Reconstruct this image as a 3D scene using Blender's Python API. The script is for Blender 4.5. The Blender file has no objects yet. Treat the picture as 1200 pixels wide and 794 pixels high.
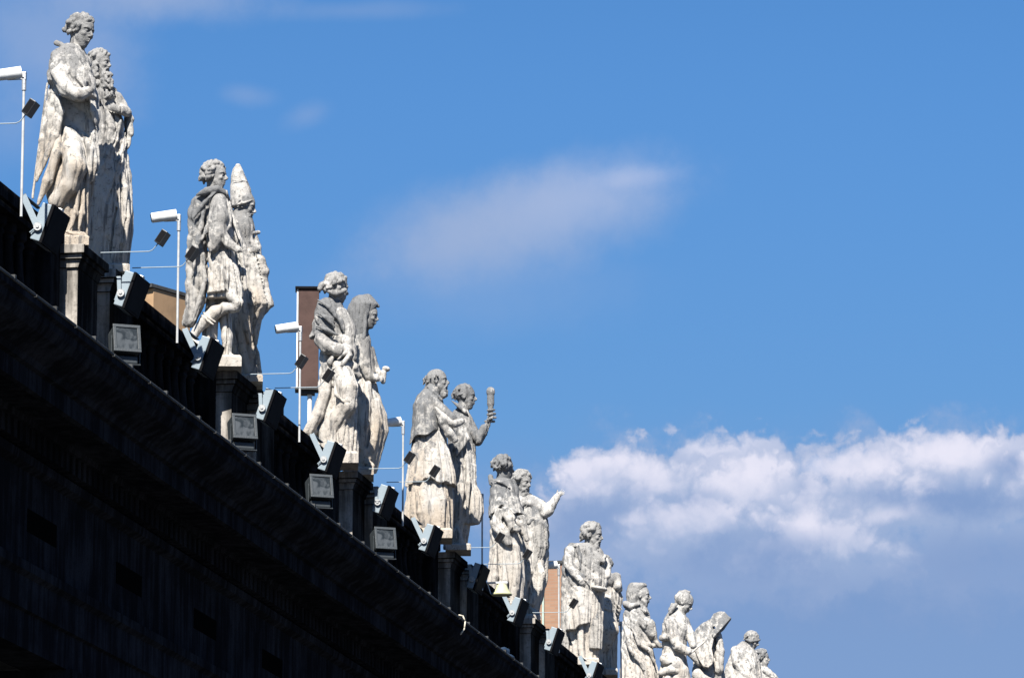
import bpy, bmesh, math, random
import numpy as np
from mathutils import Vector, Matrix
PI = math.pi
R = math.radians
scene = bpy.context.scene
col = scene.collection

# ------------------------------------------------------------------ camera
FPX = 5500.0                                   # focal length in photo pixels (photo is 1200 wide)
PITCH = math.atan(1133 / FPX)
YAW = math.atan(1000 * math.cos(PITCH) / FPX)
cam_d = bpy.data.cameras.new('camera')
cam = bpy.data.objects.new('camera', cam_d)
col.objects.link(cam)
cam_d.sensor_width = 36
cam_d.lens = FPX / 1200 * 36
cam_d.clip_start = 0.5
cam_d.clip_end = 20000
cam.location = (0, 0, 1.7)
cam.rotation_euler = (PI / 2 + PITCH, 0, YAW)
scene.camera = cam

# ------------------------------------------------------------------ sun and sky
SUN_EL = R(47)
SUN_AZ_BACK = R(11)                            # how far the sun stands to the left of straight behind the camera
_f = Vector((-math.sin(YAW), math.cos(YAW), 0))
_r = Vector((math.cos(YAW), math.sin(YAW), 0))
_h = -_f * math.cos(SUN_AZ_BACK) - _r * math.sin(SUN_AZ_BACK)
SUN = Vector((_h.x * math.cos(SUN_EL), _h.y * math.cos(SUN_EL), math.sin(SUN_EL)))
sd = bpy.data.lights.new('sun', 'SUN')
sd.energy = 5.0
sd.angle = R(0.5)
sd.color = (1.0, 0.955, 0.89)
so = bpy.data.objects.new('sun', sd)
col.objects.link(so)
so.rotation_euler = (-SUN).to_track_quat('-Z', 'Y').to_euler()
so.location = (-30, -30, 60)

vs = scene.view_settings
scene.display_settings.display_device = 'sRGB'
vs.view_transform = 'Standard'
vs.look = 'None'
vs.exposure = 1.35
vs.gamma = 1.0
vs.use_curve_mapping = False


FW = Vector((-math.sin(YAW) * math.cos(PITCH), math.cos(YAW) * math.cos(PITCH), math.sin(PITCH)))
RT = Vector((math.cos(YAW), math.sin(YAW), 0))
UP = RT.cross(FW)


class NT:
    """tiny node helper"""
    def __init__(s, tree):
        s.t = tree
        s.t.nodes.clear()

    def n(s, kind, **kw):
        nd = s.t.nodes.new(kind)
        for k, v in kw.items():
            if k[0] == '_':
                setattr(nd, k[1:], v)
            else:
                key = int(k[1:]) if k[0] == 'i' and k[1:].isdigit() else k.replace('__', ' ')
                sock = nd.inputs[key]
                if isinstance(v, bpy.types.NodeSocket):
                    s.t.links.new(v, sock)
                else:
                    sock.default_value = v
        return nd

    def m(s, op, a, b=0.0, c=0.0, clamp=False):
        nd = s.t.nodes.new('ShaderNodeMath')
        nd.operation = op
        nd.use_clamp = clamp
        for i, v in enumerate((a, b, c)):
            if isinstance(v, bpy.types.NodeSocket):
                s.t.links.new(v, nd.inputs[i])
            else:
                nd.inputs[i].default_value = v
        return nd.outputs[0]

    def noise(s, vec, scale, detail=4, rough=0.55, dist=0.0, dim='3D'):
        nd = s.n('ShaderNodeTexNoise', _noise_dimensions=dim, Scale=scale, Detail=detail, Roughness=rough, Distortion=dist)
        if vec is not None:
            s.t.links.new(vec, nd.inputs['Vector'])
        return nd.outputs['Fac']

    def ramp(s, fac, stops, interp='LINEAR'):
        nd = s.t.nodes.new('ShaderNodeValToRGB')
        nd.color_ramp.interpolation = interp
        el = nd.color_ramp.elements
        while len(el) < len(stops):
            el.new(0.5)
        for e, (p, c) in zip(el, stops):
            e.position = p
            e.color = (c[0], c[1], c[2], 1) if hasattr(c, '__len__') else (c, c, c, 1)
        s.t.links.new(fac, nd.inputs[0])
        return nd.outputs[0]

    def mix(s, fac, a, b, mode='MIX'):
        nd = s.t.nodes.new('ShaderNodeMixRGB')
        nd.blend_type = mode
        for i, v in enumerate((fac, a, b)):
            if isinstance(v, bpy.types.NodeSocket):
                s.t.links.new(v, nd.inputs[i])
            elif i == 0:
                nd.inputs[0].default_value = v
            else:
                nd.inputs[i].default_value = (v[0], v[1], v[2], 1)
        return nd.outputs[0]

    def smooth(s, x, lo, hi):
        nd = s.t.nodes.new('ShaderNodeMapRange')
        nd.interpolation_type = 'SMOOTHSTEP'
        s.t.links.new(x, nd.inputs[0])
        nd.inputs[1].default_value = lo
        nd.inputs[2].default_value = hi
        return nd.outputs[0]


def build_world():
    w = bpy.data.worlds.new('World')
    scene.world = w
    w.use_nodes = True
    g = NT(w.node_tree)
    sky = g.n('ShaderNodeTexSky', _sky_type='NISHITA', _sun_disc=False, _sun_elevation=SUN_EL,
              _sun_rotation=math.atan2(SUN.x, SUN.y), _altitude=1500.0, _air_density=1.0,
              _dust_density=0.0, _ozone_density=4.0)
    tc = g.n('ShaderNodeTexCoord').outputs['Generated']
    sep = g.n('ShaderNodeSeparateXYZ', i0=tc)
    az = g.m('MULTIPLY', g.m('ARCTAN2', sep.outputs[0], sep.outputs[1]), 180 / PI)     # degrees, + to the right
    el = g.m('MULTIPLY', g.m('ARCSINE', sep.outputs[2]), 180 / PI)
    P2 = g.n('ShaderNodeCombineXYZ', i0=az, i1=el).outputs[0]
    # clear deep blue of the dry air (the sky node's own colour, made deeper as through a polariser)
    hs = g.n('ShaderNodeHueSaturation', Hue=0.5, Saturation=SKY_SAT, Value=1.0, Color=sky.outputs[0]).outputs[0]
    base = g.mix(1.0, hs, SKY_TINT, 'MULTIPLY')
    base = g.mix(g.smooth(el, 15.5, 8.5), base, g.mix(1.0, base, (0.86, 0.80, 0.77), 'MULTIPLY'))

    def blob(ca, ce, ra, re, rot=0.0, warp=None, edge=(1.0, 0.3)):
        da = g.m('SUBTRACT', az, ca)
        de = g.m('SUBTRACT', el, ce)
        c_, s_ = math.cos(R(rot)), math.sin(R(rot))
        x = g.m('DIVIDE', g.m('ADD', g.m('MULTIPLY', da, c_), g.m('MULTIPLY', de, s_)), ra)
        y = g.m('DIVIDE', g.m('SUBTRACT', g.m('MULTIPLY', de, c_), g.m('MULTIPLY', da, s_)), re)
        r2 = g.m('SQRT', g.m('ADD', g.m('MULTIPLY', x, x), g.m('MULTIPLY', y, y)))
        if warp is not None:
            r2 = g.m('ADD', r2, warp)
        return g.smooth(r2, edge[0], edge[1])

    def PX(x, y):
        """direction (azimuth, elevation in degrees) of a place in the view"""
        r_ = FW * FPX + RT * (x - 600) - UP * (y - 397)
        r_.normalize()
        return math.degrees(math.atan2(r_.x, r_.y)), math.degrees(math.asin(r_.z))

    K = 57.3 / FPX                                                  # degrees per picture unit
    n0 = g.noise(P2, 0.35, 4, 0.5, dim='2D')
    n1 = g.noise(P2, 0.8, 6, 0.58, dim='2D')
    n2 = g.noise(P2, 2.0, 6, 0.6, dim='2D')
    n4 = g.noise(P2, 6.0, 4, 0.6, dim='2D')
    soft = g.m('MULTIPLY', g.m('SUBTRACT', n1, 0.5), 0.9)
    bil = g.m('ADD', g.m('ADD', g.m('MULTIPLY', g.m('SUBTRACT', n1, 0.5), 1.3), g.m('MULTIPLY', g.m('SUBTRACT', n2, 0.5), 1.0)),
              g.m('MULTIPLY', g.m('SUBTRACT', n4, 0.5), 0.35))
    cl_blue, cl_mid, cl_lit = CLOUD_COLS
    out = base

    def add(o, x, y, rx, ry, rot, warp, edge, k, colr):
        ca, ce = PX(x, y)
        return g.mix(g.m('MULTIPLY', blob(ca, ce, rx * K, ry * K, rot, warp, edge), k), o, colr)
    # wide blue-grey haze of the cloud bank
    out = g.mix(g.m('MULTIPLY', g.m('MULTIPLY', g.smooth(g.m('ADD', el, g.m('MULTIPLY', soft, 1.0)), 10.9, 8.9), g.smooth(az, -15.5, -8.0)), 0.85), out, cl_blue)
    vw = g.n('ShaderNodeVectorMath', _operation='ADD', i0=P2, i1=g.n('ShaderNodeCombineXYZ', i0=g.m('MULTIPLY', g.m('SUBTRACT', n1, 0.5), 0.9),
             i1=g.m('MULTIPLY', g.m('SUBTRACT', n2, 0.5), 0.35)).outputs[0]).outputs[0]
    v1 = g.n('ShaderNodeTexVoronoi', Vector=vw, Scale=1.5, _feature='SMOOTH_F1', _voronoi_dimensions='2D', Smoothness=0.35).outputs['Distance']
    v2 = g.n('ShaderNodeTexVoronoi', Vector=vw, Scale=3.7, _feature='SMOOTH_F1', _voronoi_dimensions='2D', Smoothness=0.3).outputs['Distance']
    v3 = g.n('ShaderNodeTexVoronoi', Vector=vw, Scale=9.0, _feature='SMOOTH_F1', _voronoi_dimensions='2D', Smoothness=0.3).outputs['Distance']
    lobes = g.m('ADD', g.m('ADD', g.m('MULTIPLY', v1, 0.6), g.m('MULTIPLY', v2, 0.42)), g.m('ADD', g.m('MULTIPLY', v3, 0.2), -0.54))
    lobes = g.m('MULTIPLY', g.m('ADD', lobes, g.m('MULTIPLY', g.m('SUBTRACT', n4, 0.5), 0.3)), 0.8)

    def puff(o, x, y, rx, ry, rot, k, colr, crisp=0.86, fall=-0.9, fall2=0.5):
        """cloud head: crisp billowing top edge, fading out downwards"""
        ca, ce = PX(x, y)
        rx, ry = rx * K, ry * K
        c_, s_ = math.cos(R(rot)), math.sin(R(rot))
        da, de = g.m('SUBTRACT', az, ca), g.m('SUBTRACT', el, ce)
        u_ = g.m('DIVIDE', g.m('ADD', g.m('MULTIPLY', da, c_), g.m('MULTIPLY', de, s_)), rx)
        v_ = g.m('DIVIDE', g.m('SUBTRACT', g.m('MULTIPLY', de, c_), g.m('MULTIPLY', da, s_)), ry)
        r2 = g.m('ADD', g.m('SQRT', g.m('ADD', g.m('MULTIPLY', u_, u_), g.m('MULTIPLY', v_, v_))), lobes)
        al = g.m('MULTIPLY', g.smooth(r2, 1.0, crisp), g.smooth(g.m('SUBTRACT', v_, g.m('MULTIPLY', lobes, 1.2)), fall, fall2))
        return g.mix(g.m('MULTIPLY', al, k), o, colr)

    # thin high sheet round the bank, then heads from the back to the front
    for (x, y, rx, ry, rot, k) in ((1000, 590, 440, 95, 2, .65), (760, 620, 250, 120, 0, .6), (1500, 560, 400, 80, 0, .6)):
        out = add(out, x, y, rx, ry, rot, bil, (1.0, 0.2), k, cl_mid)
    for (x, y, rx, ry, rot, k) in ((1050, 650, 480, 90, 0, .5), (850, 680, 300, 60, 0, .35)):
        out = add(out, x, y, rx, ry, rot, bil, (1.0, 0.0), k, cl_mid)
    heads = [(1120, 560, 230, 62, 2, .9), (860, 560, 150, 62, 0, .8), (1290, 560, 150, 70, 0, .9), (730, 575, 110, 62, 8, .95), (905, 590, 110, 74, 0, .95),
             (1010, 590, 110, 70, 0, .8), (1500, 560, 190, 80, 0, .9), (1720, 570, 190, 70, 0, .9), (820, 625, 120, 50, 0, .7), (960, 650, 130, 46, 0, .6)]
    for (x, y, rx, ry, rot, k) in heads:
        out = puff(out, x, y, rx, ry, rot, k, cl_mid, 0.72, -1.9, -0.3)
        out = puff(out, x - 4, y + 1, rx * .97, ry * .95, rot, k * .92, cl_lit, 0.55, -0.35, 0.85)
    for (x, y, rx, ry, rot, k) in ((1000, 545, 110, 20, 3, .7), (1100, 530, 90, 22, 0, .7), (945, 612, 40, 26, 0, .75), (1040, 602, 66, 16, 12, .5), (770, 560, 60, 22, -25, .6),
                                   (870, 570, 44, 40, 0, .6)):
        out = add(out, x, y, rx, ry, rot, bil, (1.05, 0.2), k, cl_lit)
    for (x, y, rx, ry, rot, k) in ((700, 605, 90, 42, 15, .7), (815, 585, 44, 26, 0, .6), (1110, 585, 150, 30, -2, .85), (900, 640, 120, 34, 0, .5), (1185, 545, 34, 24, 0, .6), (860, 660, 160, 34, 0, .5),
                                   (1150, 650, 150, 34, 0, .5), (940, 570, 20, 26, 0, .3), (1000, 700, 400, 60, 0, .4)):
        out = add(out, x, y, rx, ry, rot, bil, (1.0, 0.1), k, cl_blue)
    # lens-shaped veil in the middle
    veil = g.m('ADD', g.m('MULTIPLY', g.m('SUBTRACT', n1, 0.5), 0.4), g.m('MULTIPLY', g.m('SUBTRACT', n2, 0.5), 0.3))
    out = add(out, 635, 255, 250, 86, 12, veil, (1.0, 0.15), .62, cl_mid)
    out = add(out, 670, 232, 190, 60, 12, veil, (1.0, 0.0), .16, cl_lit)
    out = add(out, 745, 207, 90, 20, 4, veil, (1.0, 0.0), .16, cl_lit)
    out = add(out, 535, 272, 180, 80, 14, veil, (1.0, 0.0), .60, cl_mid)
    out = add(out, 560, 335, 280, 80, 0, veil, (1.0, 0.0), .24, cl_mid)
    # wisps at the upper left
    for (x, y, rx, ry, rot, k) in ((180, -5, 170, 44, -2, .75), (60, 60, 150, 120, 0, .55), (120, 95, 90, 55, -10, .25), (420, 12, 140, 16, 2, .22),
                                   (290, 112, 50, 18, -5, .28), (362, 134, 46, 22, 18, .28), (20, 160, 60, 60, 0, .18)):
        out = add(out, x, y, rx, ry, rot, soft, (1.05, 0.0), k, cl_mid)
    bg = g.n('ShaderNodeBackground', Color=out, Strength=SKY_STRENGTH)
    o = g.n('ShaderNodeOutputWorld')
    g.t.links.new(bg.outputs[0], o.inputs[0])


SKY_STRENGTH = 0.05
SKY_SAT = 1.22
SKY_TINT = (0.94, 0.955, 0.99)
CLOUD_COLS = ((1.65, 2.6, 4.7), (2.75, 3.55, 5.35), (6.6, 6.5, 7.5))
build_world()
scene.cycles.max_bounces = 5
scene.cycles.diffuse_bounces = 1
scene.cycles.use_denoising = True


# ------------------------------------------------------------------ placing helpers
CAMP = Vector((0, 0, 1.7))
Z0 = 16.9                      # top of the pedestals
XF = -17.88                    # front plane of the pedestals
XS = -18.42                    # line on which the statues stand
YP = 64.75                     # near edge of the first pedestal in view
PER = 9.66                     # distance between pairs


def ray(px, py):
    return FW * FPX + RT * (px - 600) - UP * (py - 397)


def on_x(px, py, X):
    r = ray(px, py)
    return CAMP + r * (X / r.x)


def on_z(px, py, z):
    r = ray(px, py)
    return CAMP + r * ((z - 1.7) / r.z)


def at_px_on_line(px, X, z):
    """the point of the line (X, ?, z) that is seen at image column px"""
    lo, hi = 20.0, 600.0
    for _ in range(60):
        m = (lo + hi) / 2
        d = Vector((X, m, z)) - CAMP
        if 600 + FPX * d.dot(RT) / d.dot(FW) < px:
            lo = m
        else:
            hi = m
    return Vector((X, m, z))


# ------------------------------------------------------------------ object helpers
def link(o, parent=None):
    col.objects.link(o)
    if parent is not None:
        o.parent = parent
    return o


def tag(o, label=None, cat=None, group=None, kind=None):
    if label:
        o['label'] = label
    if cat:
        o['category'] = cat
    if group:
        o['group'] = group
    if kind:
        o['kind'] = kind
    return o


def thing(name, loc, rz, label, cat, group=None):
    o = bpy.data.objects.new(name, None)
    o.location = loc
    o.rotation_euler = (0, 0, rz)
    link(o)
    return tag(o, label, cat, group)


def mesh_obj(name, me, mat, parent=None, loc=None, rot=None):
    o = bpy.data.objects.new(name, me)
    if mat is not None:
        me.materials.append(mat)
    if loc is not None:
        o.location = loc
    if rot is not None:
        o.rotation_euler = rot
    return link(o, parent)


# ------------------------------------------------------------------ materials
def new_mat(name):
    m = bpy.data.materials.new(name)
    m.use_nodes = True
    g = NT(m.node_tree)
    o = g.n('ShaderNodeOutputMaterial')
    b = g.n('ShaderNodeBsdfPrincipled')
    g.t.links.new(b.outputs[0], o.inputs[0])
    return m, g, b


def setp(g, b, key, v):
    if isinstance(v, bpy.types.NodeSocket):
        g.t.links.new(v, b.inputs[key])
    else:
        b.inputs[key].default_value = v if not (hasattr(v, '__len__') and len(v) == 3) else (*v, 1)


def bump(g, b, h, strength, dist):
    n = g.n('ShaderNodeBump', Strength=strength, Distance=dist, Height=h)
    g.t.links.new(n.outputs[0], b.inputs['Normal'])


def statue_mat(name, warm=0.5, grey=0.5, pale=1.0):
    """weathered travertine: pale clean stone, grey lichen patches, black crusts, warm stains"""
    m, g, b = new_mat(name)
    tc = g.n('ShaderNodeTexCoord').outputs['Object']
    sep = g.n('ShaderNodeSeparateXYZ', i0=tc)
    z = sep.outputs[2]
    oi = g.n('ShaderNodeObjectInfo').outputs['Location']
    tc = g.n('ShaderNodeVectorMath', _operation='ADD', i0=tc, i1=g.n('ShaderNodeVectorMath', _operation='SCALE', i0=oi, Scale=0.73).outputs[0]).outputs[0]
    stretch = g.n('ShaderNodeMapping', Vector=tc, Scale=(1, 1, 0.33)).outputs[0]
    big = g.noise(stretch, 2.2, 5, 0.6, 0.4)
    mid = g.noise(tc, 8.5, 7, 0.7, 0.5)
    fine = g.noise(tc, 34.0, 5, 0.7)
    c = g.ramp(mid, [(0.3, (0.49 * pale, 0.47 * pale, 0.44 * pale)), (0.6, (0.39 * pale, 0.375 * pale, 0.345 * pale))])
    # warm ochre staining, stronger low down where the rain never washes
    wf = g.m('ADD', big, g.m('MULTIPLY', z, -0.10))
    wf = g.m('MULTIPLY', g.smooth(wf, 0.18, 0.52), warm, clamp=True)
    c = g.mix(wf, c, (0.34, 0.275, 0.205))
    # grey lichen film on the upper halves
    gf = g.m('ADD', g.m('MULTIPLY', mid, 0.55), g.m('ADD', g.m('MULTIPLY', big, 0.7), g.m('MULTIPLY', g.m('SUBTRACT', z, 1.2), 0.12)))
    gf = g.m('MULTIPLY', g.smooth(gf, 0.70, 0.83), grey, clamp=True)
    c = g.mix(gf, c, (0.15, 0.152, 0.153))
    # small dark crusts and pits
    sp = g.m('MULTIPLY', g.smooth(g.m('ADD', g.m('MULTIPLY', fine, 0.6), g.m('MULTIPLY', mid, 0.5)), 0.585, 0.70), 0.85)
    c = g.mix(sp, c, (0.07, 0.07, 0.07))
    st = g.noise(g.n('ShaderNodeMapping', Vector=tc, Scale=(1, 1, 0.12)).outputs[0], 13.0, 3, 0.6)
    c = g.mix(g.m('MULTIPLY', g.smooth(st, 0.54, 0.67), 0.72), c, (0.09, 0.09, 0.09))
    setp(g, b, 'Base Color', c)
    setp(g, b, 'Roughness', 0.93)
    setp(g, b, 'Specular IOR Level', 0.15)
    h = g.m('ADD', g.m('MULTIPLY', fine, 0.5), g.m('MULTIPLY', g.noise(tc, 90.0, 3, 0.7), 0.4))
    bump(g, b, h, 1.0, 0.03)
    return m


STONE = [statue_mat('travertine_warm', 0.75, 0.85), statue_mat('travertine_grey', 0.35, 1.0, 0.92),
         statue_mat('travertine_pale', 0.4, 0.7, 1.05)]
CLEANSTONE = statue_mat('travertine_clean', 0.3, 0.25)
CLOAKSTONE = statue_mat('travertine_lichened', 0.1, 1.6, 0.72)


# ------------------------------------------------------------------ sculpting: signed distance fields -> mesh
def surface_nets(d, org, h):
    """d: 3D array of distances, negative inside.  Returns verts, quads."""
    nx, ny, nz = d.shape
    s = d < 0
    c = np.zeros((nx - 1, ny - 1, nz - 1), np.int8)
    for i in (0, 1):
        for j in (0, 1):
            for k in (0, 1):
                c += s[i:nx - 1 + i, j:ny - 1 + j, k:nz - 1 + k]
    act = (c > 0) & (c < 8)
    I, J, K = np.nonzero(act)
    idx = np.full(act.shape, -1, np.int32)
    idx[I, J, K] = np.arange(len(I))
    acc = np.zeros((len(I), 3), np.float32)
    cnt = np.zeros(len(I), np.float32)
    cor = [(0, 0, 0), (1, 0, 0), (0, 1, 0), (1, 1, 0), (0, 0, 1), (1, 0, 1), (0, 1, 1), (1, 1, 1)]
    val = [d[I + a, J + b, K + e] for a, b, e in cor]
    for a in range(8):
        for ax in range(3):
            bb = a | (1 << ax)
            if bb == a:
                continue
            va, vb = val[a], val[bb]
            m = (va < 0) != (vb < 0)
            t = va / np.where(m, va - vb, 1)
            p = np.array(cor[a], np.float32)[None] + t[:, None] * np.eye(3, dtype=np.float32)[ax][None]
            acc += p * m[:, None]
            cnt += m
    v = acc / cnt[:, None] + np.stack([I, J, K], 1)
    v = v * h + np.array(org)[None]
    quads = []
    for ax in range(3):
        sl0 = [slice(None)] * 3
        sl1 = [slice(None)] * 3
        sl0[ax] = slice(0, -1)
        sl1[ax] = slice(1, None)
        cr = s[tuple(sl0)] != s[tuple(sl1)]
        E = np.array(np.nonzero(cr))
        o1, o2 = [a for a in range(3) if a != ax]
        ok = (E[o1] > 0) & (E[o2] > 0) & (E[o1] < d.shape[o1] - 1) & (E[o2] < d.shape[o2] - 1)
        E = E[:, ok]
        ins = s[E[0], E[1], E[2]]

        def cell(a, b):
            q = E.copy()
            q[o1] -= a
            q[o2] -= b
            return idx[q[0], q[1], q[2]]
        q = np.stack([cell(1, 1), cell(0, 1), cell(0, 0), cell(1, 0)], 1)
        flip = ins if ax != 1 else ~ins
        q[~flip] = q[~flip][:, ::-1]
        quads.append(q)
    q = np.concatenate(quads)
    q = q[(q >= 0).all(1)]
    return v, q


_rng = np.random.RandomState(5)
_ND = _rng.normal(size=(24, 3))
_ND /= np.linalg.norm(_ND, axis=1)[:, None]
_NP = _rng.uniform(0, 6.28, 24)


def wob(x, y, z, f, seed=0, n=5):
    """cheap smooth noise in -1..1"""
    o = 0
    for i in range(n):
        j = (i * 5 + seed * 7) % 24
        a = _ND[j]
        ff = f * (0.7 + 0.25 * i)
        o = o + np.sin((a[0] * x + a[1] * y + a[2] * z) * ff + _NP[(j + seed) % 24] + 1.3 * np.sin((a[1] * x - a[2] * y + a[0] * z) * ff * 0.6))
    return o / n


DRAPED = dict(figure=0.028, cloak=0.030, veil=0.012, sleeve=0.03, cape=0.010)


class Statue:
    """sculpts one statue from shapes given in photo pixels (x, y) and a depth w in pixels (+ = away)"""

    def __init__(s, bx, by, label, X=XS, z=Z0, free=False, res=0.02, mat=0, name='stone_statue', seed=0,
                 group='stone statues standing in pairs on the parapet'):
        s.base = on_z(bx, by, z)
        h = Vector((s.base.x, s.base.y, 0)).normalized()
        s.base += h * 0.40
        s.zhead = 9.0
        s.W = h
        s.U = Vector((h.y, -h.x, 0))
        s.res = res
        s.mat = mat
        s.seed = seed
        d = s.base + Vector((0, 0, 1.6)) - CAMP
        s.s = FPX / d.dot(FW)                     # pixels per metre
        s.root = thing(name, s.base, math.atan2(s.U.y, s.U.x), label, 'statue', group)
        s.layers = {}
        s.cur = None
        s.part('figure')

    def P(s, x, y, w=0.0):
        w = w / s.s
        r = ray(x, y)
        t = (s.base + s.W * w - CAMP).dot(s.W) / r.dot(s.W)
        p = CAMP + r * t - s.base
        return np.array([p.dot(s.U), w, p.z])

    def part(s, name, mat=None, res=None, amp=0.004):
        s.cur = name
        if name not in s.layers:
            s.layers[name] = dict(ops=[], mat=mat, res=res or s.res, amp=amp)

    def add(s, lo, hi, fn, k=0.03, op='u'):
        s.layers[s.cur]['ops'].append((np.array(lo, float), np.array(hi, float), fn, k, op))

    # --- shapes, in pixels
    def tube(s, pts, k=0.03, op='u', flat=None):
        """chain of tapered capsules: (x, y, w, r)"""
        Q = [(s.P(p[0], p[1], p[2]), p[3] / s.s) for p in pts]
        rs = [q[1] for q in Q]
        if op == 'u' and 0.0075 <= k <= 0.021 and len(Q) >= 3 and max(rs) < 0.078 and min(rs) > 0.6 * max(rs):
            for a, b in ((0, 1), (-1, -2)):               # a fold of cloth: both ends run out thin
                Q[a] = (Q[a][0] + (Q[a][0] - Q[b][0]) * 0.12, Q[a][1] * 0.3)
        s.mtube(Q, k, op)

    def mtube(s, Q, k=0.03, op='u'):
        for (a, ra), (b, rb) in zip(Q[:-1], Q[1:]):
            lo = np.minimum(a - ra, b - rb)
            hi = np.maximum(a + ra, b + rb)

            def fn(X, Y, Z, a=a, b=b, ra=ra, rb=rb):
                ab = b - a
                L = max(ab @ ab, 1e-9)
                t = np.clip(((X - a[0]) * ab[0] + (Y - a[1]) * ab[1] + (Z - a[2]) * ab[2]) / L, 0, 1)
                return np.sqrt((X - a[0] - t * ab[0]) ** 2 + (Y - a[1] - t * ab[1]) ** 2 + (Z - a[2] - t * ab[2]) ** 2) - (ra + (rb - ra) * t)
            s.add(lo, hi, fn, k, op)

    def mell(s, c, rad, M=None, k=0.03, op='u'):
        rad = np.array(rad, float)
        M = np.eye(3) if M is None else M         # columns = axes
        R_ = rad.max()

        def fn(X, Y, Z):
            x, y, z = X - c[0], Y - c[1], Z - c[2]
            q = [(x * M[0, i] + y * M[1, i] + z * M[2, i]) / rad[i] for i in range(3)]
            r = np.sqrt(q[0] ** 2 + q[1] ** 2 + q[2] ** 2)
            g = np.sqrt(sum((q[i] / rad[i]) ** 2 for i in range(3))) + 1e-6
            return r * (r - 1) / g
        s.add(c - R_, c + R_, fn, k, op)

    def ell(s, x, y, w, rx, ry, rw, rot=0, k=0.03, op='u'):
        """rot: degrees counter-clockwise in the picture"""
        a = R(rot)
        M = np.array([[math.cos(a), 0, -math.sin(a)], [0, 1, 0], [math.sin(a), 0, math.cos(a)]])
        s.mell(s.P(x, y, w), (rx / s.s, rw / s.s, ry / s.s), M, k, op)

    def robe(s, rows, w=0, n=9, amp=0.12, ph=0.0, q=1.2, dep=0.8, k=0.03, op='u', hem=None, sharp=0.55, wl=0.0,
             topamp=0.35, shell=None):
        """silhouette rows (y, xleft, xright[, depthfactor]) -> folded drapery around a vertical core"""
        rows = sorted(rows, key=lambda r_: -r_[0])
        zs, cs, As, Bs = [], [], [], []
        for r_ in rows:
            p0, p1 = s.P(r_[1], r_[0], w), s.P(r_[2], r_[0], w)
            zs.append(p0[2])
            cs.append((p0[0] + p1[0]) / 2)
            As.append((p1[0] - p0[0]) / 2)
            Bs.append(As[-1] * (r_[3] if len(r_) > 3 else dep))
        zs, cs, As, Bs = map(np.array, (zs, cs, As, Bs))
        w0 = w / s.s
        lo = (float((cs - As).min()) - .03, w0 - float(Bs.max()) - .03, zs[0])
        hi = (float((cs + As).max()) + .03, w0 + float(Bs.max()) + .03, zs[-1])
        sd_ = s.seed
        zt, zb = zs[-1], zs[0]
        hemf = None
        if hem:                                       # ((x, y), ...) lower edge polyline in pixels
            hp = [s.P(a, b, w) for a, b in hem]
            hx, hz = np.array([p[0] for p in hp]), np.array([p[2] for p in hp])
            hemf = (hx, hz)

        def fn(X, Y, Z):
            zz = Z[0, 0, :] if Z.ndim == 3 else Z
            c = np.interp(zz, zs, cs)
            a = np.interp(zz, zs, As)
            b = np.interp(zz, zs, Bs)
            x = (X - c) / a
            y = (Y - w0 - wl * (Z - zt)) / b
            rho = np.sqrt(x * x + y * y) + 1e-6
            th = np.arctan2(y, x)
            t = np.clip((zt - Z) / max(zt - zb, .1), 0, 1)
            wv = 0.55 * wob(np.cos(th) * 1.0, np.sin(th) * 1.0, Z * 1.1, 1.7, sd_)
            ar = th * n / 2 + ph + q * Z + wv * 1.6
            f = np.abs(np.sin(ar)) ** sharp - 0.62
            ar2 = th * n * 0.25 + ph * 2 + q * 0.5 * Z + wv * 1.1
            f2 = np.abs(np.sin(ar2)) ** 0.8 - 0.6
            mod = 0.85 + 0.5 * wob(np.cos(th), np.sin(th), Z * 0.9, 2.3, sd_ + 3)
            fold = amp * 2.1 * (topamp + (1 - topamp) * t) * (f * mod + 0.55 * f2)
            mn = np.minimum(a, b)
            d = (rho - 1 - fold) * mn * 0.75
            d = np.maximum(d, np.maximum(Z - zt, zb - Z))
            if hemf is not None:
                hz_ = np.interp(X, hemf[0], hemf[1])
                wavy = 0.018 * np.sin(th * n + ph)
                d = np.maximum(d, hz_ + wavy - Z)
            if shell:
                d = np.maximum(d, -(d + shell / s.s))
            return d
        s.add(lo, hi, fn, k, op)

    def slab(s, poly, w, th, k=0.012, op='u', lean=0.0, rnd=0.012):
        """flat piece: outline in pixels, th = half thickness in pixels, lean = depth per height"""
        P_ = np.array([s.P(x, y, w)[[0, 2]] for x, y in poly])
        w0, t_ = w / s.s, th / s.s
        zc = P_[:, 1].mean()
        e = abs(lean) * (P_[:, 1].max() - P_[:, 1].min()) + t_
        lo = (P_[:, 0].min(), w0 - e, P_[:, 1].min())
        hi = (P_[:, 0].max(), w0 + e, P_[:, 1].max())

        def fn(X, Y, Z):
            x, z = np.broadcast_arrays(X[:, :, :], Z[:, :, :])
            x, z = x[:, 0, :], z[:, 0, :]
            d2 = np.full(x.shape, 1e9)
            ins = np.zeros(x.shape, bool)
            n = len(P_)
            for i in range(n):
                a, b = P_[i], P_[(i + 1) % n]
                ab = b - a
                t = np.clip(((x - a[0]) * ab[0] + (z - a[1]) * ab[1]) / (ab @ ab), 0, 1)
                d2 = np.minimum(d2, (x - a[0] - t * ab[0]) ** 2 + (z - a[1] - t * ab[1]) ** 2)
                cr = ((a[1] > z) != (b[1] > z)) & (x < ab[0] * (z - a[1]) / (ab[1] if abs(ab[1]) > 1e-9 else 1e-9) + a[0])
                ins ^= cr
            d = np.sqrt(d2) * np.where(ins, -1, 1)
            d = d[:, None, :]
            dy = np.abs(Y - w0 - lean * (Z - zc)) - t_
            q1, q2 = d + rnd, dy + rnd
            return np.minimum(np.maximum(q1, q2), 0) + np.sqrt(np.maximum(q1, 0) ** 2 + np.maximum(q2, 0) ** 2) - rnd
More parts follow.
